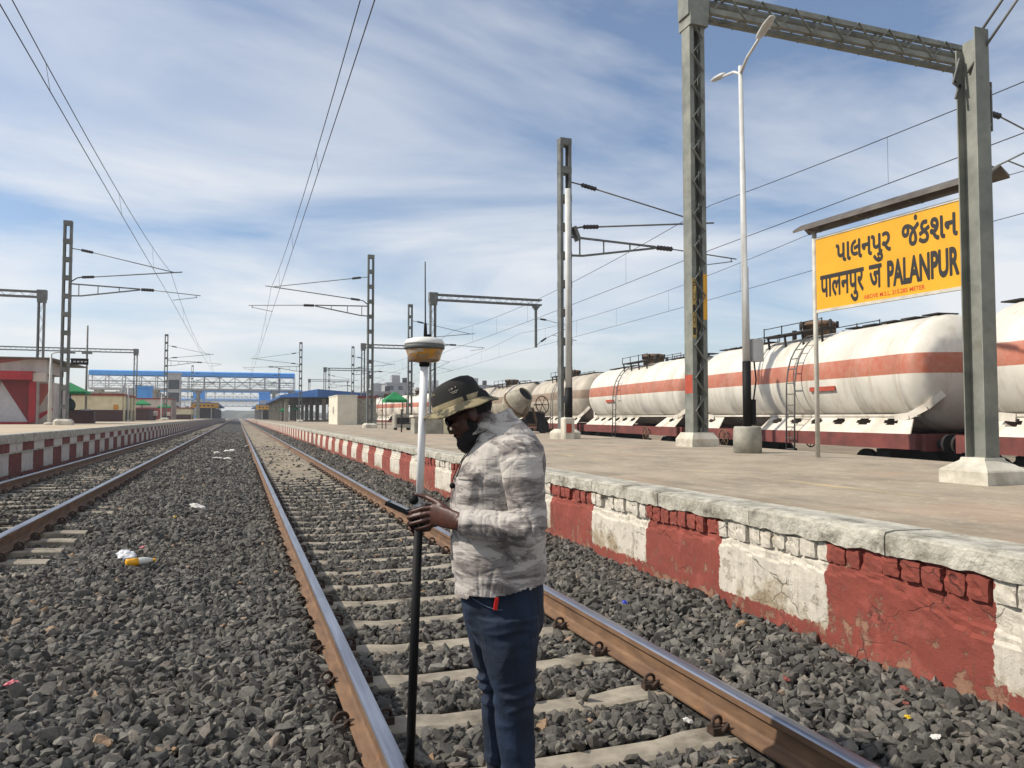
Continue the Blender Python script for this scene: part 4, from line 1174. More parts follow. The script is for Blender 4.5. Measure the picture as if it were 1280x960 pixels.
for (x_, y_, hd_, fl_, kd, lb) in ((19.75, 55.5, 0.5, 1, 1, 'dingy tank wagon behind the cement mixer and the hat'), (19.3, 68.0, 4.0, 0, 0, 'pale tank wagon hidden behind the hat brim and survey pole'),
        (18.2, 80.3, 5.5, 1, 0, 'pale tank wagon just left of the survey pole beyond the railing'), (17.1, 92.6, 4.5, 0, 0, 'pale tank wagon beyond the green awning on the right platform'),
        (16.4, 105.0, 2.5, 1, 1, 'far tank wagon partly hidden behind the tall mast'), (16.0, 117.4, 1.0, 0, 0, 'farthest tank wagon, hidden behind the cream hut')):
    wag.append(((x_, y_, -0.35), rad(hd_), fl_, kd, lb))
uA = uD = False
for loc_, hd_, flip, kind, lab in wag:
    if kind == 0:
        o = A if not uA else copy_tree(A); uA = True
    else:
        o = D if not uD else copy_tree(D); uD = True
    o.location = loc_; o.rotation_euler = (0, 0, hd_ + (math.pi if flip else 0))
    tag(o, lab, 'tank wagon', WG)
yard = struct(empty('yard_track', wpos(0), -HD))
for off in (0.0, -4.0):
    for sx in (-GA, GA):
        mb = MB(); mb.extrude([(off + sx + a, b_ ) for a, b_ in prof], -12, 260); q = mb.build('rail', m_rail, yard); recalc(q.data)
q = MB(); q.add([(-6.0, -14, -0.11), (2.2, -14, -0.11), (2.2, 260, -0.11), (-6.0, 260, -0.11)], [(0, 1, 2, 3)])
q.build('yard_ballast', m_bed, yard)
# ================================================================== THE SURVEYOR AND HIS POLE
MAN_LOC = (1.025, 3.031, -0.20); MAN_RZ = rad(-19.6)
def V(a, b, h): return Vector((a / 100, b / 100, (h + 20) / 100))   # cm: a = behind him, b = away to his right, h = above rail level
def fuse(mb, name, mats, parent, voxel=0.006, smooth=4, folds=None, cut=None):
    """union the overlapping closed shapes into one skin, relax it and press folds into it"""
    me0 = recalc(mb.mesh('raw', mats))
    o = bpy.data.objects.new('raw', me0); C.objects.link(o)
    r = o.modifiers.new('r', 'REMESH'); r.mode = 'VOXEL'; r.voxel_size = voxel; r.use_smooth_shade = True
    s = o.modifiers.new('s', 'SMOOTH'); s.factor = 0.6; s.iterations = smooth
    dg = bpy.context.evaluated_depsgraph_get()
    me = bpy.data.meshes.new_from_object(o.evaluated_get(dg))
    C.objects.unlink(o); bpy.data.objects.remove(o)
    n = len(me.vertices)
    if folds:
        co = np.zeros(n * 3, np.float32); me.vertices.foreach_get('co', co); co = co.reshape(-1, 3)
        no = np.zeros(n * 3, np.float32); me.vertex_normals.foreach_get('vector', no); no = no.reshape(-1, 3)
        d = np.array([folds(*c) for c in co], np.float32)
        co += no * d[:, None]
        me.vertices.foreach_set('co', co.ravel())
    if cut:
        bm = bmesh.new(); bm.from_mesh(me)
        bmesh.ops.delete(bm, geom=[f for f in bm.faces if cut(*f.calc_center_median())], context='FACES')
        bm.to_mesh(me); bm.free()
    me.name = name; me.materials.clear()
    for m_ in (mats if isinstance(mats, (list, tuple)) else [mats]): me.materials.append(m_)
    me.polygons.foreach_set('use_smooth', [True] * len(me.polygons)); me.update()
    ob = link(name, me, parent)
    return ob
def ridge(x, y, z, s, seed):
    n = mnoise.noise(Vector((x * s[0] + seed, y * s[1], z * s[2])))
    return 1.0 - 2.0 * abs(n)

m_skin = pm('dark_brown_skin', lin(80,44,31), lin(58,32,23), rough=0.5, scale=30, bump=0.15, bscale=160, bdist=0.002)
m_beard = pm('black_beard', lin(20,17,16), lin(12,11,11), rough=0.85, scale=60, bump=0.6, bscale=220, bdist=0.006)
def camo():
    m, nt, b = new_mat('brushed_camouflage_cloth'); q = N(nt)
    co = q.n('ShaderNodeTexCoord').outputs['Object']
    big = q.noise(q.vmap(co, (2.6, 2.6, 8.0), (0.3, 0.1, 0.7), (0, rad(7), 0)), 1.8, 8, 0.62, 0.8)
    fine = q.noise(q.vmap(co, (8, 8, 60), (1, 2, 3)), 2.4, 5, 0.65)
    v = q.math('ADD', q.math('MULTIPLY', big, 0.92), q.math('MULTIPLY', fine, 0.13))
    cr = q.n('ShaderNodeValToRGB', {0: v}); cr.color_ramp.interpolation = 'LINEAR'
    e = cr.color_ramp.elements
    e[0].position = 0.42; e[0].color = (*lin(94,87,83), 1)
    e[1].position = 0.66; e[1].color = (*lin(186,179,170), 1)
    for p, c in ((0.470, lin(104,97,93)), (0.477, lin(132,124,119)), (0.535, lin(134,126,120)), (0.541, lin(170,163,155))):
        k = e.new(p); k.color = (*c, 1)
    q.set(b.inputs['Base Color'], cr.outputs[0]); b.inputs['Roughness'].default_value = 0.9
    b.inputs['Sheen Weight'].default_value = 0.15
    w1 = q.math('ABSOLUTE', q.math('SUBTRACT', q.noise(q.vmap(co, (0.5, 0.5, 2.0), (0, 0, 0), (0, rad(30), 0)), 10, 3, 0.5, 0.5), 0.5))
    w2 = q.math('ABSOLUTE', q.math('SUBTRACT', q.noise(q.vmap(co, (1.8, 1.8, 0.5), (4, 1, 2), (0, rad(-12), 0)), 9, 3, 0.5, 0.5), 0.5))
    mk = q.ramp(q.noise(q.vmap(co, (1, 1, 1), (2, 8, 1)), 5, 3), 0.42, 0.6)
    w = q.math('ADD', q.math('MULTIPLY', q.math('MINIMUM', q.math('MULTIPLY', w1, 7.0), 1.0), mk), q.math('MULTIPLY', q.math('MINIMUM', q.math('MULTIPLY', w2, 7.0), 1.0), q.math('SUBTRACT', 1.0, mk)))
    q.set(b.inputs['Normal'], q.bump(q.math('ADD', w, q.math('MULTIPLY', q.noise(co, 420, 2), 0.15)), 0.45, 0.006))
    return m
m_shirt = camo()
def denim():
    m, nt, b = new_mat('dark_blue_denim'); q = N(nt)
    co = q.n('ShaderNodeTexCoord').outputs['Object']
    c = q.mix(q.ramp(q.noise(q.vmap(co, (1, 1, 0.5)), 9, 5, 0.6), 0.35, 0.7), lin(7,17,31), lin(14,36,62))
    c = q.mix(q.math('MULTIPLY', q.ramp(q.noise(q.vmap(co, (120, 120, 20)), 8, 2), 0.5, 0.7), 0.2), c, lin(44,76,112))
    q.set(b.inputs['Base Color'], c); b.inputs['Roughness'].default_value = 0.85
    q.set(b.inputs['Normal'], q.bump(q.noise(co, 26, 5, 0.6, 0.8), 0.4, 0.01))
    return m
m_denim = denim()
m_hat = pm('black_felt_hat_cloth', lin(40,38,34), lin(28,27,25), rough=0.9, scale=12, bump=0.3, bscale=120, bdist=0.003)
m_hatb = pm('olive_camouflage_cloth', lin(138,126,96), lin(62,58,44), rough=0.9, scale=16, lo=0.45, hi=0.55, bump=0.3, bscale=120, bdist=0.003)
m_band = pm('khaki_hat_band', lin(176,162,128), lin(116,104,78), rough=0.9, scale=20, bump=0.2)
m_shoe = pm('tan_shoe_leather', lin(150,116,74), lin(112,84,52), rough=0.6, scale=14, bump=0.2)
m_redpl = pm('red_plastic', lin(206,36,30), lin(190,30,26), rough=0.4, scale=4, bump=0)
m_glass = pm('dark_sunglass_lens', lin(14,14,16), lin(10,10,12), rough=0.12, scale=4, bump=0)

# ---- body (skin): head, neck, trunk, arms with hands, legs, feet: one continuous surface
def limb(mb, pts, rs, n=14):
    secs = []
    for i, p in enumerate(pts):
        d = (pts[min(i+1, len(pts)-1)] - pts[max(i-1, 0)]).normalized()
        s = d.cross(Vector((0, 1, 0))); 
        if s.length < 0.1: s = d.cross(Vector((0, 0, 1)))
        s.normalize(); t = d.cross(s).normalized()
        r = rs[i] if isinstance(rs[i], tuple) else (rs[i], rs[i])
        secs.append((p, s * r[0] / 100, t * r[1] / 100))
    mb.loft(secs, n)
    for p, r in ((pts[0], rs[0]), (pts[-1], rs[-1])):
        rr = min(r) if isinstance(r, tuple) else r
        mb.ell(p, (rr/100 * 0.98,) * 3, n=10)
bd = MB()
HT = rad(24)                               # head bowed forward
hf = Vector((-math.cos(HT), 0, -math.sin(HT))); hu = Vector((-math.sin(HT), 0, math.cos(HT))); hs = Vector((0, 1, 0))
HC = V(-12.5, 0, 138.5)
HR = Matrix((hf, hs, hu)).transposed()
def hp_(f, s, u): return HC + hf * f / 100 + hs * s / 100 + hu * u / 100
def hell(f, s, u, rf, rs_, ru): bd.ell(hp_(f, s, u), (rf/100, rs_/100, ru/100), HR, 14)
hell(-0.8, 0, 2.6, 9.8, 7.7, 8.8); hell(2.4, 0, -3.6, 7.0, 6.2, 8.2); hell(4.5, 0, -8.0, 4.2, 4.4, 3.8)
hell(8.6, 0, 1.4, 1.8, 5.6, 1.2)                        # brow
bd.loft([(hp_(8.2, 0, 1.2), hs*0.008, hu*0.01), (hp_(10.4, 0, -1.6), hs*0.012, hu*0.010), (hp_(11.4, 0, -3.6), hs*0.017, hu*0.011), (hp_(9.0, 0, -4.8), hs*0.016, hu*0.008)], 10)   # nose
hell(8.2, 0, -7.0, 1.5, 2.7, 0.8); hell(8.0, 0, -8.4, 1.5, 2.4, 0.8)     # lips
for s_ in (-1, 1):
    hell(6.9, s_*3.4, -2.2, 2.2, 2.4, 2.0)               # cheek
    bd.ell(hp_(-1.2, s_*7.9, -1.0), (0.022, 0.010, 0.034), HR @ Euler((0, 0, s_*0.35)).to_matrix(), 10)   # ear
limb(bd, [V(-9.0, 0, 135), V(-4.5, 0, 132), V(-1, 0, 127), V(1.5, 0, 121)], [6.4, 6.5, 6.6, 7.5])       # neck
limb(bd, [V(2.5, 0, 121), V(1, 0, 108), V(0, 0, 90), V(0.5, 0, 66)], [(9, 11), (12, 12.5), (13, 13), (12, 13)])
for b_, sh in ((-1, V(8.5, -17, 118.5)), (1, V(3, 17, 118.5))):
    if b_ < 0: el, wr = V(12.0, -24.0, 94), V(-14.5, -17.0, 95.8)
    else: el, wr = V(2, 25, 97), V(-19, 8, 96)
    limb(bd, [V(3, b_*9, 118), sh, sh.lerp(el, 0.5), el], [5, 5.2, 4.8, 4.2])
    limb(bd, [el, el.lerp(wr, 0.35), el.lerp(wr, 0.85), wr], [4.4, 4.6, 3.6, 3.2])
# near hand: back of the hand to the camera, fingers closing round the pole from the front, thumb on top
def finger(pts, r0, r1):
    n = len(pts); limb(bd, pts, [r0 + (r1 - r0) * i / (n - 1) for i in range(n)], 10)
wr = V(-14.5, -17.0, 95.8)
bd.loft([(wr, Vector((0, 0.021, 0.006)), Vector((0.004, 0, 0.033))), (V(-19, -13.6, 96.4), Vector((0.004, 0.019, 0)), Vector((0, 0, 0.041))),
         (V(-24, -9.0, 97.0), Vector((0.002, 0.015, 0)), Vector((0, 0, 0.043))), (V(-28.0, -5.0, 97.2), Vector((0, 0.012, 0)), Vector((0, 0, 0.040)))], 14)
finger([V(-26.5, -5.4, 100.2), V(-31.5, -4.6, 99.6), V(-35.6, -3.0, 98.2), V(-37.2, -0.6, 97.4)], 1.05, 0.80)
finger([V(-27.0, -5.2, 98.0), V(-32.0, -4.9, 97.0), V(-36.4, -3.2, 95.8), V(-37.8, -0.4, 95.2)], 1.08, 0.80)
finger([V(-26.8, -5.0, 95.8), V(-31.4, -4.9, 94.6), V(-35.6, -3.2, 93.4), V(-37.0, -0.6, 92.9)], 1.02, 0.76)
finger([V(-25.8, -5.0, 93.8), V(-29.6, -5.0, 92.4), V(-33.2, -3.4, 91.4), V(-34.6, -1.2, 90.9)], 0.92, 0.68)
finger([V(-19.5, -11.0, 98.8), V(-25.0, -6.0, 102.2), V(-30.0, -1.8, 104.0), V(-34.5, -0.6, 105.0)], 1.5, 0.95)
# far hand: closes round the pole from behind, a little lower
wr2 = V(-19, 8, 96)
bd.loft([(wr2, Vector((0, 0.018, 0.006)), Vector((0.004, 0, 0.030))), (V(-24, 6.2, 95), Vector((0, 0.016, 0)), Vector((0, 0, 0.038))), (V(-30.5, 4.0, 93.5), Vector((0, 0.012, 0)), Vector((0, 0, 0.036)))], 14)
for k in range(4):
    z0 = 96 - k * 2.0; L_ = (1.0, 1.06, 1.0, 0.85)[k]
    finger([V(-29.5, 4.2, z0), V(-30.5 - 4.6*L_, 3.8, z0 - 0.8), V(-31 - 6.6*L_, 1.4, z0 - 1.4), V(-31 - 5.6*L_, -0.6, z0 - 1.6)], 1.0, 0.75)
finger([V(-24.5, 5.0, 97.6), V(-28.5, 3.0, 99.6), V(-31.6, 0.9, 100.4), V(-32.4, -0.6, 100.6)], 1.3, 0.9)
for b_, hip, kn, an in ((-1, V(2.5, -8.5, 64), V(6.0, -10, 30), V(8.2, -10, -11)), (1, V(0.5, 8.5, 64), V(-3.0, 10, 32), V(0.2, 10, -11))):
    limb(bd, [hip, hip.lerp(kn, 0.5), kn], [7.0, 6.6, 5.4]); limb(bd, [kn, kn.lerp(an, 0.35), an], [5.6, 5.2, 3.8])
    limb(bd, [an + Vector((0.03, 0, -0.03)), an + Vector((-0.05, 0, -0.045)), an + Vector((-0.15, 0, -0.058))], [3.2, 3.2, 2.4])
man = fuse(bd, 'person', m_skin, None, 0.0042, 3)
man.location = MAN_LOC; man.rotation_euler = (0, 0, MAN_RZ)
tag(man, 'bearded man in camouflage shirt, jeans and bush hat bowed over the survey pole', 'person')

# ---- beard, sunglasses
q = MB()
def be(f, s, u, rf, rs_, ru): q.ell(hp_(f, s, u), (rf/100, rs_/100, ru/100), HR, 14)
be(5.5, 0, -10.8, 4.8, 5.2, 4.6); be(4.0, 0, -13.6, 3.6, 3.8, 3.6)
for s_ in (-1, 1):
    be(3.2, s_*4.4, -9.0, 4.0, 2.1, 3.4); be(0.4, s_*6.0, -5.4, 2.0, 1.4, 4.0)
be(8.9, 0, -6.0, 1.1, 2.6, 0.6)
fuse(q, 'beard', m_beard, man, 0.004, 2, lambda x, y, z: 0.005 * mnoise.noise(Vector((x*90, y*90, z*60))) + 0.003 * mnoise.noise(Vector((x*200, y*200, z*150))))
q = MB()                                  # close-cropped hair at back and sides
q.ell(hp_(-1.6, 0, 2.6), (0.093, 0.0785, 0.080), HR, 16)
fuse(q, 'hair', m_beard, man, 0.005, 2)
q = MB()
for s_ in (-1, 1):
    q.ell(hp_(9.4, s_*3.4, 0.2), (0.010, 0.029, 0.020), HR @ Euler((0, 0, -s_*0.25)).to_matrix(), 12)
    q.beam(hp_(8.6, s_*6.4, 0.8), hp_(-1.0, s_*8.1, 0.9), 0.004, 0.008, hu)
q.beam(hp_(9.9, -1.2, 0.6), hp_(9.9, 1.2, 0.6), 0.004, 0.006, hu)
q.build('sunglasses', m_glass, man)

# ---- hat
BT = rad(19.5)
bf = Vector((-math.cos(BT), 0, -math.sin(BT))); bu = Vector((-math.sin(BT), 0, math.cos(BT)))
BCt = V(-16.6, 0, 142.2)
def brim_pt(r, t, up):
    f = math.cos(t); s_ = math.sin(t)
    droop = 0.010 * f - 0.020 * abs(s_) ** 2 + 0.006 * math.sin(3 * t + 1) + 0.003 * math.sin(7 * t)
    k = max(0.0, (r - 0.10) / 0.06)
    return BCt + bf * (r * 1.02 * f) + Vector((0, 1, 0)) * (r * 0.90 * s_) + bu * (up + droop * k)
nb = 48
q = MB(); v = []
for r, up in ((0.095, 0.004), (0.110, 0.003), (0.130, -0.003), (0.150, -0.011), (0.158, -0.015), (0.158, -0.0185), (0.150, -0.015), (0.130, -0.007), (0.110, -0.001), (0.095, 0.000)):
    v += [brim_pt(r, 2 * math.pi * k / nb, up) for k in range(nb)]
q.add(v, [(j*nb+k, j*nb+(k+1)%nb, ((j+1)%10)*nb+(k+1)%nb, ((j+1)%10)*nb+k) for j in range(10) for k in range(nb)], 0, True)
ob = q.build('hat', m_hatb, man); recalc(ob.data); hat = ob
q = MB(); v = []
prf = [(0.104, 0.0), (0.102, 0.03), (0.097, 0.060), (0.088, 0.083), (0.072, 0.098), (0.050, 0.104), (0.025, 0.1035), (0.002, 0.102)]
for r, z in prf:
    for k in range(nb):
        t = 2 * math.pi * k / nb
        dent = 1 + 0.02 * math.sin(2*t + 0.6) + 0.015 * math.sin(3*t + z * 40)
        v.append(BCt + bf * (r * 1.04 * dent * math.cos(t) + 0.004) + Vector((0, 1, 0)) * (r * 0.90 * dent * math.sin(t)) + bu * (z * (1 + 0.05 * math.cos(t + 2.5))))
q.add(v, [(j*nb+k, j*nb+(k+1)%nb, (j+1)*nb+(k+1)%nb, (j+1)*nb+k) for j in range(len(prf)-1) for k in range(nb)], 0, True)
q.build('crown', m_hat, hat)
def ringband(z0, z1, g, mat, name, t0=0.0, t1=2*math.pi, n=48):
    q = MB(); v = []
    for i in range(n + 1):
        t = t0 + (t1 - t0) * i / n
        for z, gg in ((z0, g), (z1, g - 0.001)):
            r = np.interp(z, [p[1] for p in prf], [p[0] for p in prf]) + gg
            dent = 1 + 0.02 * math.sin(2*t + 0.6) + 0.015 * math.sin(3*t + z * 40)
            v.append(BCt + bf * (r * 1.04 * dent * math.cos(t) + 0.004) + Vector((0, 1, 0)) * (r * 0.90 * dent * math.sin(t)) + bu * (z * (1 + 0.05 * math.cos(t + 2.5))))
    q.add(v, [(2*i, 2*i+2, 2*i+3, 2*i+1) for i in range(n)], 0, True)
    return q.build(name, mat, hat)
ringband(0.002, 0.022, 0.0035, m_band, 'hat_band')
ringband(0.002, 0.030, 0.0065, m_hat, 'band_loop', -1.98, -1.84, 4)
ringband(0.004, 0.075, 0.002, m_hatb, 'front_patch', -0.62, 0.62, 20)
m_thread = pm('pale_embroidery_thread', lin(150,146,134), lin(120,116,104), rough=0.9, bump=0)
for (t0, t1, z0, z1) in ((-1.60, -1.52, 0.062, 0.068), (-1.74, -1.70, 0.064, 0.070), (-1.46, -1.43, 0.060, 0.066), (-1.78, -1.46, 0.051, 0.053), (-1.72, -1.52, 0.045, 0.047)):
    ringband(z0, z1, 0.0022, m_thread, 'embroidery', t0, t1, 5)

# ---- shirt: one skin over trunk and both sleeves
def crease(x, y, z, s, seed, w=0.16):
    n = abs(mnoise.noise(Vector((x * s[0] + seed, y * s[1] + seed * 0.3, z * s[2]))))
    return max(0.0, 1 - n / w) ** 1.5
q = MB()
sec = [(56.0, 0.6, 20.0, 20.2), (62, 0.6, 19.5, 19.8), (67.0, 0.6, 19.2, 19.4), (71, 0.3, 19.1, 19.0), (79, -0.2, 19.2, 18.2), (90, -0.4, 19.4, 17.4), (102, -0.6, 19.4, 17.6), (112, 0.2, 18.6, 18.4), (119, 2.4, 16.9, 18.6), (125, 3.6, 14.8, 17.0), (130.5, 2.6, 11.8, 12.4), (135, 0.6, 9.2, 9.0), (138.2, -1.4, 7.6, 7.6)]
q.loft([(V(a, 0, h), Vector((ra/100, 0, 0)), Vector((0, rb/100, 0))) for h, a, ra, rb in sec], 28, power=0.88)
shf, elf, cff = V(3, 17.0, 119.5), V(2, 24.5, 96.5), V(-17, 9, 96)
limb(q, [shf, shf.lerp(elf, 0.5), elf], [8.8, 8.2, 7.4], 18); limb(q, [elf, elf.lerp(cff, 0.5), cff], [7.4, 6.4, 4.8], 18)
q.ell(V(7.5, -13.5, 121.5), (0.105, 0.085, 0.085))
def trunk_fold(x, y, z):
    h = z * 100 - 20; a = x * 100
    w = 0.005 * mnoise.noise(Vector((x * 7, y * 7, z * 9)))
    p = math.exp(-(((a - 2) / 10) ** 2 + ((h - 112) / 16) ** 2))
    w -= 0.006 * p * crease(x + 0.5 * z, y, z, (7, 5, 16), 8.0)
    w -= 0.003 * crease(x - 0.6 * z, y, z, (4, 4, 10), 1.5, 0.10)
    w -= 0.003 * crease(x, y, z + 0.35 * x, (3, 3, 13), 4.5, 0.10) * (0.4 + 0.6 * (h < 96))
    if h < 82: w -= 0.006 * crease(x, y, z, (14, 14, 3), 5.0) * min(1, (82 - h) / 10)
    return w
shirt = fuse(q, 'shirt', m_shirt, man, 0.0052, 3, trunk_fold, lambda x, y, z: z * 100 - 20 < 67.2 + 0.13 * (x * 100) + 0.9 * math.sin(x * 16 + y * 9) + 1.2 * (abs(y) > 0.16))
# near sleeve: its own skin so the armhole and the bent elbow read
q = MB()
shn, eln, cfn = V(8.6, -16.8, 119.6), V(12.2, -24.2, 93.6), V(-14.2, -17.2, 95.8)
limb(q, [shn, shn.lerp(eln, 0.25), shn.lerp(eln, 0.7), eln], [(8.6, 7.0), (8.4, 6.8), (7.4, 6.2), (6.8, 6.0)], 18)
cfe = cfn + (cfn - eln).normalized() * 0.05
limb(q, [eln, eln.lerp(cfn, 0.3), eln.lerp(cfn, 0.7), cfn, cfe], [(6.8, 6.0), (6.4, 5.8), (5.8, 5.2), (5.5, 4.8), (5.4, 4.8)], 18)
def sleeve_fold(x, y, z):
    h = z * 100 - 20; a = x * 100
    w = 0.004 * mnoise.noise(Vector((x * 9, y * 9, z * 10)))
    e = math.exp(-(((a - 9) / 10) ** 2 + ((h - 96) / 10) ** 2))
    w -= 0.014 * e * crease(x + 0.7 * z, y, z - 0.5 * x, (12, 6, 12), 3.0, 0.2)
    if h > 99: w -= 0.003 * crease(x, y, z - 0.5 * x, (4, 4, 15), 6.0, 0.13)
    else: w -= 0.0055 * crease(x + 0.4 * z, y, z, (16, 8, 6), 7.0, 0.16)
    return w
sleeve = fuse(q, 'sleeve', m_shirt, shirt, 0.005, 3, sleeve_fold, lambda x, y, z: (Vector((x, y, z)) - cfn).dot((cfn - eln).normalized()) > 0.004)
# collar
q = MB(); v = []; nc = 30
for i in range(nc + 1):
    t = -2.75 + 5.5 * i / nc            # open at the throat
    ct, st = math.cos(t), math.sin(t)
    for (r, dz) in ((6.9, 0.0), (6.5, 2.8), (6.7, 3.3), (7.7, 2.6), (9.4, -1.4), (9.0, -1.8), (7.4, 1.8)):
        pnt = V(-3.4 + r * 1.12 * ct, r * 1.02 * st, 137.4 + dz - 3.6 * (1 - ct))
        v.append(pnt)
q.add(v, [(i*7+k, i*7+(k+1)%7, (i+1)*7+(k+1)%7, (i+1)*7+k) for i in range(nc) for k in range(7)], 0, True)
ob = q.build('collar', m_shirt, shirt); recalc(ob.data)
# cuff, chest pocket, placket
d_ = (cfn - eln).normalized(); s_ = d_.cross(Vector((0, 1, 0))).normalized(); t_ = d_.cross(s_)
q = MB(); q.loft([(cfn + d_ * k, s_ * r, t_ * r * 0.9) for k, r in ((-0.052, 0.0535), (-0.05, 0.0565), (-0.012, 0.0555), (-0.010, 0.0525))], 20); q.build('cuff', m_shirt, shirt)

# chest pocket and hem turned up as thin raised panels that follow the trunk
def on_trunk(h, th, off):
    hs_ = [k[0] for k in sec]
    ca = np.interp(h, hs_, [k[1] for k in sec]); ra = np.interp(h, hs_, [k[2] for k in sec]); rb = np.interp(h, hs_, [k[3] for k in sec])
    ct, st = math.cos(th), math.sin(th)
    ct = math.copysign(abs(ct) ** 0.88, ct); st = math.copysign(abs(st) ** 0.88, st)
    return V(ca + (ra + off) * ct, (rb + off) * st, h)
def panel(name, h0, h1, t0, t1, off, nu=10, nv=6):
    q = MB(); v = []
    for j in range(nv + 1):
        for i in range(nu + 1):
            edge = 0.5 if (i in (0, nu) or j in (0, nv)) else 1.0
            v.append(on_trunk(h0 + (h1 - h0) * j / nv, t0 + (t1 - t0) * i / nu, off * edge if edge == 1 else -0.6))
    q.add(v, [(j*(nu+1)+i, j*(nu+1)+i+1, (j+1)*(nu+1)+i+1, (j+1)*(nu+1)+i) for j in range(nv) for i in range(nu)], 0, True)
    return q.build(name, m_shirt, shirt)
panel('chest_pocket', 101.5, 114.5, math.pi + 0.55, math.pi + 1.12, 0.95)
panel('pocket_flap', 111.5, 115.5, math.pi + 0.52, math.pi + 1.15, 1.35)
panel('button_placket', 72, 126, math.pi - 0.10, math.pi + 0.14, 0.5, 6, 40)
# ---- jeans
q = MB()
q.loft([(V(a, 0, h), Vector((ra/100, 0, 0)), Vector((0, rb/100, 0))) for h, a, ra, rb in ((74, 0.6, 16.0, 16.0), (66, 0.9, 17.2, 17.0), (60, 1.4, 17.0, 17.2), (52, 2.0, 15.4, 17.0), (45, 2.4, 12.0, 15.0))], 24, power=0.92)
nl = [(V(2.6, -9.4, 58), (13.4, 10.2)), (V(4.2, -9.8, 44), (11.0, 9.8)), (V(5.6, -10, 30), (8.4, 8.4)), (V(6.0, -10, 22), (7.6, 7.8)), (V(7.0, -10, 5), (7.0, 7.4)), (V(7.8, -10, -8), (6.6, 7.2)), (V(8.0, -10, -15.5), (6.8, 7.4))]
fl = [(V(-1.8, 9.4, 58), (13.2, 10.2)), (V(-3.0, 9.8, 44), (10.2, 9.6)), (V(-1.6, 10, 30), (8.2, 8.4)), (V(-0.6, 10, 22), (7.4, 7.8)), (V(0.0, 10, 5), (6.8, 7.2)), (V(0.4, 10, -8), (6.6, 7.0)), (V(0.4, 10, -15.5), (6.8, 7.2))]
for L_ in (nl, fl):
    q.loft([(p, Vector((r[0]/100, 0, 0)), Vector((0, r[1]/100, 0))) for p, r in L_], 20)
def jean_fold(x, y, z):
    h = z * 100 - 20
    w = 0.004 * mnoise.noise(Vector((x * 14, y * 14, z * 18)))
    kn = math.exp(-((h - 26) / 9) ** 2) + 0.8 * math.exp(-((h + 9) / 8) ** 2) + 0.6 * math.exp(-((h - 52) / 8) ** 2)
    w += 0.016 * kn * (ridge(x, y, z, (7, 5, 22), 2.0) - 0.45)
    w += 0.007 * (ridge(x, y, z, (10, 6, 5), 6.0) - 0.5)
    return w
jeans = fuse(q, 'jeans', m_denim, man, 0.006, 3, jean_fold)
m_stitch = pm('jean_stitching', lin(96,108,128), lin(70,84,106), rough=0.9, bump=0)
pk = MB(); pts = []
for i in range(13):
    t = i / 12
    aa = -12 + 13.5 * t; hh = 66.5 - 4.5 * math.sin(t * math.pi / 2)
    yb = -17.0 * math.sqrt(max(0.02, 1 - ((aa - 1) / 17.6) ** 2)) - 0.9
    pts.append(V(aa, yb, hh))
pk.tube(pts, 0.0022, 5); pk.build('pocket_seam', m_stitch, jeans)
q = MB(); q.cbox(-0.008, 0.008, -0.006, 0.006, 0, 0.05, 0.003)
lg = q.build('lighter', m_redpl); lg.location = man.matrix_world @ Vector((0, 0, 0))
tag(lg, 'small red lighter tucked into the jeans pocket', 'lighter')
def to_world(p): return Matrix.Translation(MAN_LOC) @ Matrix.Rotation(MAN_RZ, 4, 'Z') @ Vector(p)
lg.location = to_world(V(-1.4, -18.2, 62.2)); lg.rotation_euler = (rad(4), rad(8), MAN_RZ)
for an in (V(8.2, -10, -11), V(0.2, 10, -11)):
    q = MB(); base = an + Vector((0, 0, -0.09))
    q.loft([(base + Vector((x, 0, z)), Vector((0, w, 0)), Vector((0, 0, h_))) for x, z, w, h_ in ((0.075, 0.045, 0.028, 0.03), (0.05, 0.055, 0.04, 0.05), (-0.02, 0.05, 0.044, 0.05), (-0.10, 0.036, 0.048, 0.036), (-0.17, 0.028, 0.044, 0.028), (-0.205, 0.022, 0.026, 0.018))], 16)
    fuse(q, 'shoe', m_shoe, man, 0.005, 3)
# neck cord with a black bead
q = MB(); q.tube([V(-6, -5.5, 130), V(-10, -9.5, 126), V(-15, -9.0, 119), V(-18.2, -5.0, 110.5)], 0.0022, 6); q.tube([V(-9, 4.0, 130), V(-14, 4.0, 122), V(-17.6, 1.0, 116), V(-19.4, -4.0, 110.5)], 0.0022, 6)
cord = q.build('neck_cord', m_black, man)
q = MB(); q.ell(V(-19.2, -5.4, 109.0), (0.012, 0.012, 0.013)); q.build('bead', m_black, cord)

# ---- survey pole with satellite receiver
gp = empty('survey_pole', MAN_LOC, MAN_RZ); tag(gp, 'white and black survey pole with dome receiver and whip antenna in his hands', 'survey pole')
base_p, top_p = V(-36.9, 0, -16.5), V(-31.4, 0, 160)
def pp(h): return base_p.lerp(top_p, (h + 16.5) / 176.5)
MB().tube([pp(99), pp(160)], 0.0160, 16).build('upper_tube', pm('glossy_white_pole', lin(240,240,238), lin(232,232,230), rough=0.3, scale=3, bump=0), gp)
MB().tube([pp(-8), pp(101)], 0.0185, 16).build('lower_tube', m_black, gp)
MB().tube([pp(-16.5), pp(-12), pp(-8)], [0.002, 0.010, 0.012], 12).build('point', m_galvd, gp)
MB().tube([pp(-8.6), pp(-7.0)], 0.0185, 14).build('ferrule', m_galvd, gp)
ax_ = (top_p - base_p).normalized()
RC = pp(160)
m_rw = pm('receiver_white_plastic', lin(226,224,218), lin(208,206,198), rough=0.45, scale=10, bump=0.05, dirt=lin(170,160,140), dirt_amt=0.3)
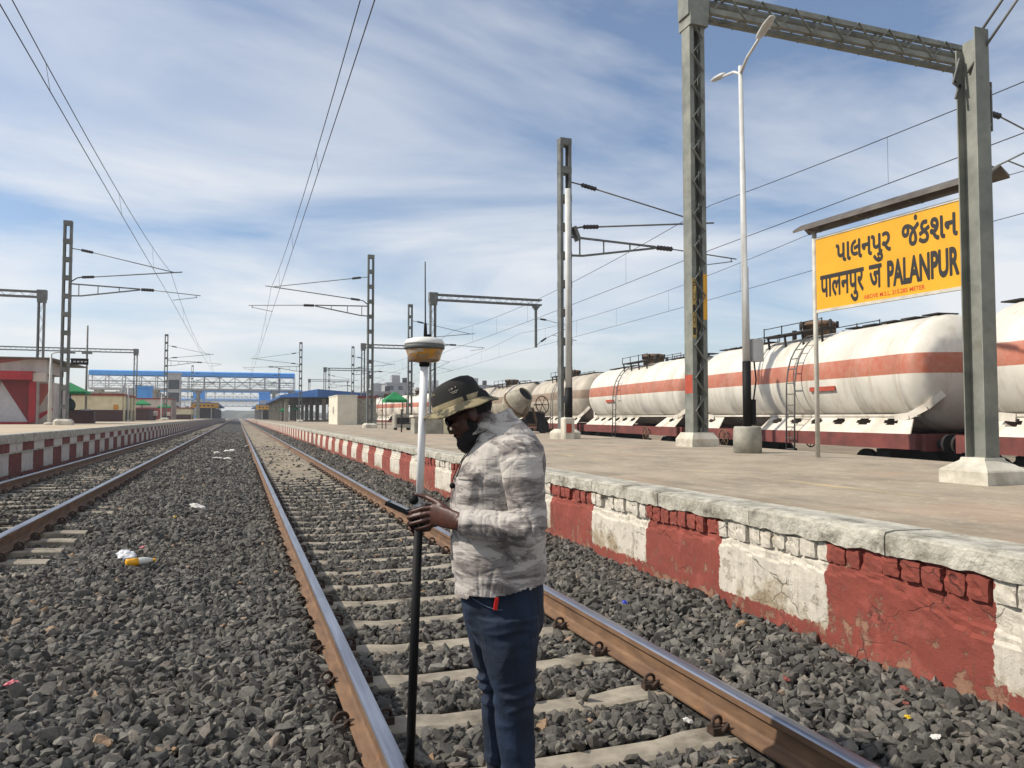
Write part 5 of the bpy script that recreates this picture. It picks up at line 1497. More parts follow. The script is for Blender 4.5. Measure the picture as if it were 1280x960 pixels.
def tape():
    m, nt, b = new_mat('taped_orange_body'); q = N(nt)
    co = q.n('ShaderNodeTexCoord').outputs['Object']
    n = q.noise(q.vmap(co, (1, 1, 2.5)), 16, 5, 0.6)
    c = q.mix(q.ramp(n, 0.42, 0.56), lin(206,140,28), lin(150,124,100))
    c = q.mix(q.ramp(q.noise(q.vmap(co, (1, 1, 3), (5, 0, 0)), 26, 5), 0.5, 0.62), c, lin(188,172,150))
    q.set(b.inputs['Base Color'], c); b.inputs['Roughness'].default_value = 0.35
    q.set(b.inputs['Normal'], q.bump(q.noise(co, 60, 4), 0.5, 0.004))
    return m
rec = MB().lathe([(0.03, -0.004), (0.058, 0.0), (0.064, 0.006), (0.076, 0.044), (0.079, 0.056)], RC, 36).build('receiver', tape(), gp)
MB().lathe([(0.081, 0.050), (0.0845, 0.056), (0.0845, 0.066), (0.081, 0.070)], RC, 36).build('seal_band', m_galvd, rec)
MB().lathe([(0.0835, 0.0705), (0.083, 0.078), (0.074, 0.092), (0.050, 0.099), (0.02, 0.102), (0.001, 0.1022)], RC, 36).build('dome', m_rw, rec)
MB().tube([RC + Vector((0.004, 0, 0.10)), RC + Vector((0.003, 0, 0.16)), RC + Vector((0.003, 0, 0.162)), RC + Vector((0.001, 0, 0.42))], [0.0085, 0.006, 0.0032, 0.0022], 10).build('whip_antenna', m_black, gp)
MB().tube([RC + Vector((0.018, 0.01, 0.098)), RC + Vector((0.018, 0.01, 0.115))], 0.008, 10).build('socket_cap', m_black, rec)
MB().lathe([(0.018, -0.022), (0.022, -0.018), (0.022, -0.005)], RC, 18).build('pole_adapter', m_black, gp)
# clamp with knob, and the controller held against it
q = MB(); q.tube([pp(98.5), pp(101.5)], 0.023, 16); q.build('clamp', pm('clamp_silver', lin(170,168,164), lin(140,138,134), rough=0.35, metal=0.6, scale=20, bump=0), gp)
c0 = pp(102.8) + Vector((-0.022, -0.012, 0))
q = MB(); q.ell(c0, (0.021, 0.018, 0.020)); q.tube([c0, pp(101) + Vector((-0.004, 0, 0))], 0.007, 8); q.build('clamp_knob', m_black, gp)
hc = empty('handheld_controller', MAN_LOC, MAN_RZ); tag(hc, 'slim black handheld controller held edge-on beside the pole', 'controller')
q = MB(); a0, a1 = V(-47.0, 3.0, 101.2), V(-37.5, 2.2, 97.0)
q.beam(a0, a1, 0.075, 0.015, (0.35, 0, 0.93)); q.build('case', m_black, hc)
q = MB(); off = Vector((0.0042, 0, 0.0096)); q.beam(a0.lerp(a1, 0.12) + off, a0.lerp(a1, 0.88) + off, 0.060, 0.002, (0.35, 0, 0.93)); q.build('screen', m_glass, hc)
# ================================================================== PLATFORM BUILDINGS AND BACKGROUND
m_kred = pm('kiosk_red_paint', lin(176,30,40), lin(150,24,34), rough=0.55, scale=2, dirt=lin(110,40,40), dirt_amt=0.3)
m_kcream = pm('kiosk_white_paint', lin(200,188,178), lin(174,162,152), rough=0.7, scale=2, dirt=lin(130,112,98), dirt_amt=0.5)
m_kpink = pm('kiosk_faded_red', lin(176,96,84), lin(154,80,70), rough=0.75, scale=2)
m_shut = pm('shutter_grey_white', lin(198,196,198), lin(176,174,176), rough=0.6, scale=3)
m_maroon = pm('maroon_dado_paint', lin(78,50,48), lin(62,40,40), rough=0.8, scale=2)
m_cream = pm('cream_wall_paint', lin(222,212,178), lin(200,190,156), rough=0.85, scale=2, dirt=lin(150,136,104), dirt_amt=0.3)
m_redtrim = pm('red_roof_trim', lin(148,58,52), lin(120,46,42), rough=0.8, scale=3)
m_green = pm('green_canvas', lin(24,140,78), lin(18,112,62), rough=0.8, scale=4)
m_blue = pm('sky_blue_sheet', lin(84,168,238), lin(66,150,226), rough=0.5, scale=1.2)
m_blue2 = pm('deep_blue_roof_sheet', lin(24,92,158), lin(16,74,134), rough=0.5, scale=1.2, stretch=(1, 6, 1))
m_steelg = pm('grey_bridge_steel', lin(186,186,184), lin(160,160,158), rough=0.6, scale=2)
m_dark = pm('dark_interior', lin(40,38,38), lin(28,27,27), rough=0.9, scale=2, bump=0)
m_bldg = pm('apartment_white_plaster', lin(196,196,194), lin(172,172,172), rough=0.9, scale=0.4)
m_bldg2 = pm('apartment_grey_plaster', lin(164,164,164), lin(142,142,144), rough=0.9, scale=0.4)
m_win = pm('dark_window_glass', lin(66,72,80), lin(50,56,64), rough=0.25, scale=2, bump=0)
m_roofc = pm('corrugated_roof_brown', lin(112,100,84), lin(86,76,64), rough=0.8, scale=3)

# ---- red kiosk on the left platform
kx1, ky0, ky1, kz = -9.5, 46.0, 50.4, LPZ
ks = empty('red_kiosk', (-13.5, 46.0, LPZ)); tag(ks, 'red and white shuttered kiosk at the left edge of the left platform', 'kiosk')
def kb(x0, x1, y0, y1, z0, z1, name, mat, par=ks):
    q = MB(); q.box(x0 + 13.5, x1 + 13.5, y0 - 46.0, y1 - 46.0, z0, z1); return q.build(name, mat, par)
kb(-18.5, -9.5, 46.0, 50.4, 2.66, 3.40, 'upper_wall', m_kcream)
kb(-18.5, -9.95, 46.25, 50.3, 0.0, 2.66, 'shop_wall', m_kcream)
kb(-9.948, -9.30, 46.9, 50.2, 0.0, 2.2, 'side_wall', m_kcream)
q = MB(); q.add([(-5.2, -0.35, 3.46), (4.3, -0.35, 3.46), (5.1, 4.7, 3.30), (-5.2, 4.7, 3.30), (-5.2, -0.35, 3.38), (4.3, -0.35, 3.38), (5.1, 4.7, 3.22), (-5.2, 4.7, 3.22)], [(0,1,2,3),(7,6,5,4),(0,4,5,1),(1,5,6,2),(2,6,7,3),(3,7,4,0)]); q.build('roof', m_roofc, ks)
kb(-18.5, -9.98, 45.35, 46.0 - 0.004, 2.28, 2.72, 'awning_fascia', m_kred)
kb(-9.976, -9.42, 45.5, 46.0 - 0.004, 2.20, 2.64, 'awning_end', m_kcream)
kb(-10.25, -9.96, 46.0, 46.24, 0.06, 2.27, 'pillar', m_kred)
kb(-18.5, -10.26, 46.0, 46.24, 0.0, 0.10, 'threshold', m_kred)
for i in range(18):
    z = 0.12 + i * 0.118
    s1 = -10.27; 
    kb(-18.5, s1, 46.16 + 0.012 * (i % 2), 46.245, z, z + 0.114, 'shutter_slat', m_shut)
def tri(par, pts, mat, name, y=0.0):
    q = MB(); n = len(pts)
    q.add([(x + 13.5, y - 46.0, z) for x, z in pts] + [(x + 13.5, y - 46.0 + 0.01, z) for x, z in pts], [tuple(range(n)), tuple(range(2*n-1, n-1, -1))] + [(i, n+i, n+(i+1)%n, (i+1)%n) for i in range(n)])
    return q.build(name, mat, par)
m_kdred = pm('kiosk_dark_red_shutter_paint', lin(128,26,30), lin(108,22,26), rough=0.6, scale=2)
tri(ks, [(-11.55, 2.26), (-10.28, 0.12), (-10.28, 2.26)], m_kdred, 'painted_triangle', 46.14)
tri(ks, [(-18.5, 2.26), (-18.5, 1.9), (-11.57, 2.0), (-11.57, 2.26)], m_kdred, 'painted_band', 46.14)
tri(ks, [(-18.5, 3.36), (-18.5, 2.80), (-13.2, 2.85), (-10.3, 3.36)], m_kpink, 'painted_triangle', 45.984)
tri(ks, [(-9.94, 0.9), (-9.94, 2.15), (-9.32, 2.15)], m_kpink, 'painted_triangle', 46.885)
tri(ks, [(-9.94, 0.55), (-9.32, 0.85), (-9.32, 0.72), (-9.94, 0.25)], m_kred, 'painted_band', 46.885)

def lamp_small(x, y, zb, h, label, arm=0.6):
    r = empty('platform_lamp', (x, y, zb)); tag(r, label, 'lamp post', 'small lamp posts on the left platform')
    MB().tube([(0, 0, 0), (0, 0, h * 0.6), (0, 0, h)], [0.09, 0.07, 0.04], 10).build('pole', m_white, r)
    MB().lathe([(0.24, -0.02), (0.24, 0.08), (0.14, 0.12)], n=14).build('base', m_conc, r)
    q = MB(); q.tube([(0, 0, h - 0.02), (arm * 0.3, 0, h + 0.07), (arm, 0, h + 0.09)], 0.03, 6); q.build('arm', m_white, r)
    q = MB(); q.beam((arm, 0, h + 0.08), (arm + 0.4, 0, h + 0.07), 0.14, 0.07); q.build('lamp_head', m_galvd, r)
lamp_small(-8.35, 41.4, LPZ, 3.35, 'white lamp post between the red kiosk and the battened mast')
lamp_small(-8.6, 70.5, LPZ, 2.9, 'white lamp post at the right end of the cream wall')
lamp_small(-8.6, 100, LPZ, 3.0, 'white lamp post beside the second mast on the left')
lamp_small(-6.9, 128, LPZ, 3.0, 'white lamp post farthest along the left platform')
tp_ = empty('tall_pole', (-11.0, 66.5, LPZ)); tag(tp_, 'tall thin grey pole above the green umbrella and cream wall', 'pole')
MB().tube([(0, 0, 0), (0, 0, 7.4)], [0.09, 0.06], 8).build('shaft', m_galvd, tp_)
q = MB(); q.box(-0.35, 0.35, -0.08, 0.08, 5.2, 5.4); q.build('fitting', m_galvd, tp_)
hs_ = empty('hanging_sign', (-6.95, 40.35, 3.92)); tag(hs_, 'small black sign board fixed to the mast beside the red kiosk', 'sign')
MB().box(-0.38, 0.34, -0.03, 0.03, -0.13, 0.16).build('board', m_black, hs_)
for k in range(4):
    q = MB(); q.box(-0.27 + k*0.15, -0.18 + k*0.15, -0.034, -0.031, -0.02, 0.04); q.build('white_mark', m_white, hs_)
MB().box(-0.6, -0.37, -0.02, 0.02, 0.10, 0.14).build('bracket', m_galvd, hs_)

def umbrella(x, y, zb, w, h0, h1, label, legs=False, grp='green canvas awnings'):
    r = empty('green_awning', (x, y, zb)); tag(r, label, 'awning', grp)
    q = MB(); n = 4
    a = w / 2
    q.add([(-a,-a,h0),(a,-a,h0),(a,a,h0),(-a,a,h0),(0,0,h1),(-a,-a,h0-0.14),(a,-a,h0-0.14),(a,a,h0-0.14),(-a,a,h0-0.14)], [(0,1,4),(1,2,4),(2,3,4),(3,0,4),(0,5,6,1),(1,6,7,2),(2,7,8,3),(3,8,5,0)])
    q.build('canopy', m_green, r)
    if legs:
        for sx in (-1, 1):
            for sy in (-1, 1): MB().tube([(sx*a*0.96, sy*a*0.96, 0), (sx*a*0.96, sy*a*0.96, h0)], 0.025, 6).build('leg', m_black, r)
    else:
        MB().tube([(0, 0, 0), (0, 0, h1)], 0.04, 8).build('pole', m_black, r)
    return r
umbrella(-9.35, 51.5, LPZ, 1.9, 1.85, 2.4, 'green umbrella awning right of the red kiosk')
umbrella(-9.6, 90, LPZ, 1.6, 1.75, 2.2, 'green umbrella awning left of the second left mast')
umbrella(-8.6, 104, LPZ, 1.5, 1.6, 2.1, 'small green awning right of the second left mast')
umbrella(7.9, 41.0, PZ, 1.15, 1.55, 2.0, 'green awning on thin legs beside the tall mast on the right platform', True)
umbrella(5.9, 112, PZ, 1.0, 1.5, 1.9, 'left one of two far green awnings under the blue canopy')
umbrella(7.3, 108, PZ, 1.0, 1.7, 2.1, 'right one of two far green awnings under the blue canopy')
st = empty('stall_counter', (-9.3, 51.2, LPZ)); tag(st, 'dark vendor stall counter under the green umbrella by the kiosk', 'stall')
q = MB(); q.cbox(-0.7, 1.3, -0.3, 0.4, 0, 0.75, 0.04); q.build('counter', m_maroon, st)
q = MB(); q.ell((-0.05, 0, 1.05), (0.36, 0.3, 0.42)); q.ell((-0.2, 0, 0.85), (0.3, 0.3, 0.2)); q.build('goods_sack', pm('dark_green_cloth', lin(22,48,42), lin(16,36,32), scale=6), st)
q = MB(); q.cbox(0.6, 1.1, -0.15, 0.15, 0.76, 0.84, 0.01); q.build('tray', m_white, st)

def low_building(x0, x1, y0, y1, z0, h, label, name='platform_shelter', top=m_cream, dado=m_maroon, trim=m_redtrim, dh=0.45, cat='building', piers=4):
    r = empty(name, ((x0+x1)/2, y0, z0)); tag(r, label, cat); ox = (x0+x1)/2
    MB().box(x0-ox, x1-ox, 0, y1-y0, h*dh, h).build('wall', top, r)
    MB().box(x0-ox-0.03, x1-ox+0.03, -0.03, y1-y0+0.03, 0, h*dh).build('dado', dado, r)
    MB().box(x0-ox-0.12, x1-ox+0.12, -0.12, y1-y0+0.12, h+0.004, h+0.18).build('roof_edge', trim, r)
    for k in range(piers):
        yy = 0.3 + k * (y1-y0-0.8) / max(1, piers-1)
        q = MB(); q.box(x1-ox+0.031, x1-ox+0.16, yy, yy+0.3, 0, h); q.build('pier', top, r)
    return r
cb = low_building(-12.3, -8.75, 68.5, 76, LPZ, 2.05, 'low cream and maroon building with red roof edge left of the lamp post')
MB().box(1.15, 1.5, -0.05, -0.034, 0.95, 1.35).build('orange_notice', pm('orange_board', lin(206,142,52), lin(180,120,40), scale=4), cb)
low_building(-11.2, -8.3, 84, 88, LPZ, 1.0, 'low dark maroon wall behind the cream building', 'boundary_wall', m_maroon, m_maroon, m_maroon, cat='wall', piers=0)
low_building(-12.3, -8.2, 108, 116, LPZ, 2.6, 'maroon walled building with red sloping roof near the second left mast', top=m_kcream, dado=m_redtrim, dh=0.6)
low_building(-9.2, -6.6, 124, 130, LPZ, 1.6, 'small cream building farther along the left platform', top=m_cream, piers=2)
# bench-like dark parcels
for x, y, w, lab in ((-8.6, 89, 0.9, 'dark pile of parcels under the second left awning'), (-8.4, 103, 0.8, 'dark pile of parcels right of the second left mast')):
    r = empty('parcel_pile', (x, y, LPZ)); tag(r, lab, 'parcels')
    for k in range(4):
        q = MB(); q.cbox(-w/2 + 0.35*k*w*0.6, -w/2 + 0.35*k*w*0.6 + 0.5, -0.3, 0.3, 0.0 if k < 3 else 0.5, (0.5, 0.7, 0.45, 0.95)[k], 0.05); q.build('parcel', (m_dark, m_maroon, m_dark, m_kcream)[k], r)

# ---- footbridges
def footbridge(y, x0, x1, zdeck, zroof, label, piers_x, dpt=4.0, fine=True):
    r = empty('footbridge', ((x0+x1)/2, y, 0.0)); tag(r, label, 'footbridge', 'footbridges over the tracks'); ox = (x0+x1)/2
    q = MB(); q.add([(x0-ox, 0, zroof-1.0), (x1-ox, 0, zroof-1.0), (x1-ox, 0, zroof-0.25), (x0-ox, 0, zroof-0.25), (x0-ox, dpt/2, zroof), (x1-ox, dpt/2, zroof), (x0-ox, dpt, zroof-0.25), (x1-ox, dpt, zroof-0.25), (x0-ox, dpt, zroof-1.0), (x1-ox, dpt, zroof-1.0)],
                    [(0,1,2,3),(3,2,5,4),(4,5,7,6),(6,7,9,8),(0,3,4,6,8),(1,9,7,5,2)]); q.build('roof', m_blue, r)
    MB().box(x0-ox, x1-ox, 0.1, dpt-0.1, zdeck-0.35, zdeck).build('deck', m_steelg, r)
    n = max(4, int((x1-x0)/2.6))
    for i in range(n + 1):
        xx = x0 - ox + (x1-x0) * i / n
        q = MB()
        for yy in (0.12, dpt-0.12): q.box(xx-0.07, xx+0.07, yy-0.06, yy+0.06, zdeck, zroof-1.0)
        q.build('post', m_steelg, r)
    for i in range(n):
        xa = x0 - ox + (x1-x0) * i / n; xb = x0 - ox + (x1-x0) * (i+1) / n
        q = MB()
        for yy in (0.10, dpt-0.10):
            q.beam((xa, yy, zdeck), (xb, yy, zroof-1.05), 0.06, 0.12, (0, 1, 0)); q.beam((xa, yy+0.08, zroof-1.05), (xb, yy+0.08, zdeck), 0.06, 0.12, (0, 1, 0))
        q.build('brace', m_steelg, r)
    q = MB()
    for zz in (zdeck+0.35, zdeck+0.7, zdeck+1.1):
        q.box(x0-ox, x1-ox, 0.30, 0.34, zz, zz+0.22 if zz > zdeck+1 else zz+0.1)
    q.build('parapet_mesh', m_steelg, r)
    for px_ in piers_x:
        q = MB()
        for yy in (0.4, dpt-0.4): q.box(px_-ox-0.25, px_-ox+0.25, yy-0.25, yy+0.25, -0.5, zdeck-0.36)
        q.box(px_-ox-0.6, px_-ox+0.6, 0.2, dpt-0.2, zdeck-0.8, zdeck-0.355); q.build('pier', m_conc2, r)
    return r
footbridge(156, -25.5, 10.4, 6.7, 10.0, 'nearer footbridge with long light blue roof across the tracks', (-24, -14.6, -7.2, 6.6, 10.0))
footbridge(262, -34, 20, 6.5, 10.2, 'farther footbridge with blue roof seen under the nearer one', (-30, -9, 7.5, 19))
footbridge(345, -45, 30, 6.0, 9.0, 'most distant hazy grey footbridge above the rails', (-20, -8, 8.5, 24))
# stairs of the near footbridge
stt = empty('footbridge_stairs', (-18, 140, LPZ)); tag(stt, 'grey staircase climbing to the left end of the nearer footbridge', 'stairs')
for i in range(24):
    MB().box(-1.2, 1.2, i*0.6, i*0.6+0.62, 0.23*i, 0.23*i+0.2).build('step', m_steelg, stt)
q = MB()
for sx in (-1.3, 1.3): q.beam((sx, 0, 0.9), (sx, 14.4, 6.4), 0.05, 0.9, (0, 0, 1))
q.build('balustrade', m_steelg, stt)
def tower(x, y, w, z0, z1, mat, label, name='lift_tower'):
    r = empty(name, (x, y, 0.7)); tag(r, label, 'tower', 'towers at the footbridges')
    MB().box(-w/2, w/2, 0, w, 0, z1-0.7).build('shaft', mat, r)
    MB().box(-w/2-0.15, w/2+0.15, -0.15, w+0.15, z1-0.697, z1-0.45).build('cap', mat, r)
    for k in range(3):
        q = MB(); q.box(-w/2+0.2, w/2-0.2, -0.03, -0.004, 1.0 + k*2.3, 2.7 + k*2.3)
        if 2.7 + k*2.3 < z1 - 0.9: q.build('panel', m_steelg if mat is m_blue else m_win, r)
        else: bpy.data.meshes
tower(-9.2, 205, 2.7, 0, 7.9, m_blue, 'bright blue stair tower left of the converging rails')
tower(6.6, 214, 2.9, 0, 7.6, m_blue, 'bright blue stair tower right of the converging rails')
tower(-12.4, 118, 1.9, 0, 5.4, m_blue, 'blue box tower behind the cream building on the left')
tower(-10.9, 150, 2.2, 0, 9.0, m_steelg, 'grey lift tower in front of the nearer footbridge')

# ---- station sheds with yellow name boards
def shed(x0, x1, y0, y1, zb, zr, label, board_lab, m_edge):
    r = empty('platform_shed', ((x0+x1)/2, y0, zb)); tag(r, label, 'shed', 'platform sheds at the station'); ox = (x0+x1)/2
    MB().box(x0-ox, x1-ox, 0.2, y1-y0, zr-zb, zr-zb+0.35).build('roof', m_edge, r)
    n = 6
    for k in range(n):
        for sx in (0.25, 0.75):
            yy = 0.5 + k * (y1-y0-1) / (n-1); xx = x0-ox + (x1-x0)*sx
            MB().box(xx-0.12, xx+0.12, yy, yy+0.24, 0, zr-zb-0.003).build('column', m_steelg, r)
    MB().box(x0-ox+1.0, x1-ox-0.8, 6, y1-y0-2, 0, 2.2).build('dark_block', m_dark, r)  # plain dark block filling the space beneath the roof
    b2 = empty('station_board', ((x0+x1)/2, y0, zr)); tag(b2, board_lab, 'sign', 'yellow boards on the platform sheds')
    MB().box(x0-ox-0.2, x1-ox+0.2, -0.10, 0.15, -0.75, 0.15).build('board', m_yell, b2)
    for k in range(5):
        q = MB(); q.box(x0-ox + 0.4 + k*(x1-x0-0.8)/5, x0-ox + 0.4 + (k+0.55)*(x1-x0-0.8)/5, -0.105, -0.101, -0.45, -0.15); q.build('dark_mark', m_ink, b2)
shed(-8.6, -3.9, 166, 250, LPZ, 3.9, 'dark station shed on the left platform beneath the footbridges', 'yellow board on the front of the left station shed', m_blue2)
shed(3.8, 8.3, 176, 250, PZ, 3.7, 'station shed on the right platform beneath the footbridges', 'yellow board on the front of the right station shed', m_blue2)
# blue canopy on the right platform
bc = empty('platform_canopy', (10.0, 100, PZ)); tag(bc, 'long deep blue platform canopy with dark underside on the right', 'canopy')
q = MB()
Yn, Yf = 0.0, 62.0; xl, xr_ = -4.9, 6.5
q.add([(xl, Yn+4, 3.45), (-0.5, Yn, 4.15), (xr_, Yn+4, 3.8), (xl, Yf, 3.45), (-0.5, Yf, 4.15), (xr_, Yf, 3.8),
       (xl, Yn+4, 3.15), (-0.5, Yn, 3.15), (xr_, Yn+4, 3.15), (xl, Yf, 3.15), (-0.5, Yf, 3.15), (xr_, Yf, 3.15)],
      [(0,1,4,3),(1,2,5,4),(6,9,10,7),(7,10,11,8),(0,3,9,6),(2,8,11,5),(0,6,7,1),(1,7,8,2)])
o = q.build('roof', m_blue2, bc); recalc(o.data)
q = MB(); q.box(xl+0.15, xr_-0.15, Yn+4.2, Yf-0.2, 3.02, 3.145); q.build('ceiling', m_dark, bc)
for k in range(7):
    for xx in (-4.0, 0.8):
        MB().box(xx-0.25, xx+0.25, 5+k*9.2, 5.5+k*9.2, 0, 3.02).build('column', m_conc2, bc)
# cream hut and its grey neighbour
m_hut = pm('off_white_hut_plaster', lin(222,215,196), lin(204,197,178), rough=0.85, scale=1.5)
ht = empty('cream_hut', (8.4, 63.4, PZ)); tag(ht, 'cream plastered windowless hut standing on the right platform', 'hut')
MB().box(-0.82, 0.76, 0, 6.3, 0, 2.34).build('wall', m_hut, ht)
MB().box(-0.86, 0.80, -0.04, 6.34, 2.344, 2.42).build('roof_slab', m_hut, ht)
MB().box(-0.845, -0.824, 2.4, 3.2, 0.9, 1.5).build('vent', m_conc2, ht)
h2 = low_building(9.3, 10.9, 64.5, 69, PZ, 2.2, 'grey shed joined to the right side of the cream hut', 'grey_shed', m_conc2, m_conc2, m_redtrim, cat='shed', piers=0)
# generator box, railings, concrete seat block
ge = empty('generator_box', (7.4, 36.5, PZ)); tag(ge, 'small grey machine box beside the railings on the right platform', 'machine')
q = MB(); q.cbox(-0.42, 0.42, -0.3, 0.3, 0.12, 0.78, 0.05); q.build('casing', m_conc2, ge)
q = MB(); q.box(-0.3, 0.3, -0.31, -0.302, 0.3, 0.6); q.build('grille', m_dark, ge)
for sx in (-0.35, 0.28): MB().box(sx, sx+0.08, -0.25, 0.25, -0.01, 0.12).build('skid', m_dark, ge)
rl = empty('railing', (7.5, 31.4, PZ)); tag(rl, 'dark steel railing on the platform left of the survey pole', 'railing')
for xx, hh in ((-1.15, 0.95), (-0.35, 1.05), (0.2, 1.05), (1.0, 1.0)): MB().tube([(xx, 0, 0), (xx, 0, hh)], 0.03, 8).build('post', m_dark, rl)
for zz in (0.35, 0.75): MB().tube([(-1.15, 0, zz), (1.0, 0, zz + 0.02)], 0.02, 6).build('rail', m_dark, rl)
cbk = empty('concrete_seat', (7.15, 28.4, PZ)); tag(cbk, 'plain concrete seat block on the platform behind the hat brim', 'seat')
q = MB(); q.cbox(-0.95, 0.75, -0.1, 0.5, 0, 0.62, 0.02); q.build('block', m_conc2, cbk)
q = MB(); q.cbox(0.16, 0.46, -0.22, -0.103, 0, 0.74, 0.015); q.build('pier', m_cream, cbk)
q = MB(); q.cbox(-1.0, 0.8, -0.14, 0.55, 0.624, 0.70, 0.01); q.build('slab', m_conc, cbk)
# cement mixer
cm = empty('cement_mixer', (10.7, 28.8, PZ), rad(20)); tag(cm, 'old cement mixer with tilted drum standing behind the man on the platform', 'cement mixer')
m_drum = pm('cement_caked_drum', lin(166,160,144), lin(132,126,110), rough=0.9, scale=4, dirt=lin(116,100,76))
T = Matrix.Translation((-0.35, 0, 1.12)) @ (Matrix.Rotation(rad(-20), 3, 'Z') @ Vector((0.40, -0.62, 0.62))).to_track_quat('Z', 'Y').to_matrix().to_4x4()
q = MB(); q.lathe([(0.25, -0.55), (0.42, -0.45), (0.56, -0.1), (0.56, 0.15), (0.34, 0.62), (0.33, 0.66), (0.31, 0.65), (0.31, 0.60), (0.50, 0.12), (0.50, -0.1), (0.3, -0.38), (0.001, -0.40)], n=28)
q.v = [tuple(T @ Vector(p)) for p in q.v]; q.build('drum', m_drum, cm)
q = MB(); q.lathe([(0.57, -0.02), (0.61, 0.0), (0.61, 0.06), (0.57, 0.08)], n=28); q.v = [tuple(T @ Vector(p)) for p in q.v]; q.build('ring_gear', m_rusty, cm)
q = MB(); q.lathe([(0.08, 0.10), (0.30, 0.60), (0.295, 0.605), (0.07, 0.11)], n=24); q.v = [tuple(T @ Vector(p)) for p in q.v]; q.build('drum_mouth', m_dark, cm)
q = MB()
for yy in (-0.55, 0.55):
    q.beam((-0.9, yy, 0.3), (0.75, yy, 0.3), 0.08, 0.1); q.beam((-0.5, yy, 0.3), (-0.25, yy, 1.05), 0.07, 0.07); q.beam((0.3, yy, 0.3), (0.05, yy, 1.0), 0.07, 0.07)
q.beam((0.7, 0, 0.3), (1.5, 0, 0.12), 0.07, 0.07); q.beam((-0.9, -0.55, 0.3), (-0.9, 0.55, 0.3), 0.08, 0.1); q.beam((0.75, -0.55, 0.3), (0.75, 0.55, 0.3), 0.08, 0.1)
q.build('frame', m_rusty, cm)
hwc = Vector((0.42, -0.72, 1.12))
q = MB(); q.tube([hwc + Vector((0.34*math.cos(k*math.pi/12), 0.05*math.sin(k*math.pi/12), 0.34*math.sin(k*math.pi/12))) for k in range(25)], 0.025, 6, cap=False)
for k in range(3):
    a = k*math.pi/3; dv = Vector((0.34*math.cos(a), 0.05*math.sin(a), 0.34*math.sin(a))); q.tube([hwc - dv, hwc + dv], 0.016, 5)
q.tube([hwc, hwc + Vector((0, 0.5, 0))], 0.03, 6)
q.build('hand_wheel', m_rusty, cm)
q = MB(); q.cbox(0.35, 0.95, -0.35, 0.35, 0.36, 0.85, 0.06); q.build('engine_box', m_dark, cm)
wh = MB().lathe([(0.05, -0.06), (0.12, -0.05), (0.2, -0.03), (0.26, -0.06), (0.28, -0.05), (0.28, 0.05), (0.26, 0.06), (0.2, 0.03), (0.05, 0.06)], n=20, axis='y').mesh('wheel', m_dark)
for xx in (-0.6, 0.5):
    for yy in (-0.66, 0.66): link('wheel', wh, cm, (xx, yy, 0.27))

# ---- far apartment blocks beyond the yard
def block(x, y, w, d, h, label, mat, floors, bays, tank=True):
    r = empty('apartment_block', (x, y, -0.5)); tag(r, label, 'building', 'apartment blocks beyond the yard')
    MB().box(-w/2, w/2, 0, d, 0, h).build('wall', mat, r)
    q = MB(); q.box(-w/2-0.2, w/2+0.2, -0.2, d+0.2, h+0.003, h+0.35); q.build('parapet', mat, r)
    if tank:
        q = MB(); q.box(-w*0.25, w*0.05, d*0.3, d*0.6, h+0.353, h+2.6); q.build('stair_head', mat, r)
        q = MB(); q.tube([(w*0.25, d*0.4, h+0.353), (w*0.25, d*0.4, h+1.9)], 0.7, 10); q.build('water_tank', m_dark, r)
    fh = h / floors; bw = w / bays
    for f in range(floors):
        for b_ in range(bays):
            q = MB(); x0 = -w/2 + (b_+0.25)*bw; q.box(x0, x0+bw*0.5, -0.05, -0.004, f*fh+fh*0.35, f*fh+fh*0.78)
            wo = q.build('window', m_win, r)
            if f and b_ % 2 == 0:
                q = MB(); q.box(x0-bw*0.15, x0+bw*0.65, -0.9, -0.052, f*fh+0.1, f*fh+fh*0.30); q.build('balcony', mat, r)
for i, a in enumerate(((36, 205, 9, 9, 8.3, 'white apartment block left of the green awning roof', m_bldg2, 3, 4), (44.5, 222, 8, 9, 11.5, 'taller apartment block with roof tank behind the tall mast', m_bldg2, 4, 3), (54, 214, 13, 10, 9.8, 'white apartment block with balconies right of the tall mast', m_bldg, 3, 5),
        (71, 230, 12, 10, 11.5, 'grey apartment block seen behind the survey receiver pole', m_bldg2, 4, 5), (88, 240, 15, 10, 10.5, 'pale apartment block above the wagons left of the hat', m_bldg, 4, 5), (126, 250, 18, 12, 9.0, 'low grey block behind the brown striped wagons', m_bldg2, 3, 6))):
    block(*a)
sb = empty('station_building', (-30, 175, 0.0)); tag(sb, 'grey station building behind the left platform and footbridge', 'building')
MB().box(-14, 14, 0, 14, 0, 6.0).build('wall', m_bldg2, sb); MB().box(-14.4, 14.4, -0.4, 14.4, 6.004, 6.5).build('roof', m_conc2, sb)
for f in range(2):
    for b_ in range(9):
        q = MB(); q.box(-12.8 + b_*2.9, -11.0 + b_*2.9, -0.06, -0.005, 1.2 + f*2.8, 2.8 + f*2.8); q.build('window', m_win, sb)

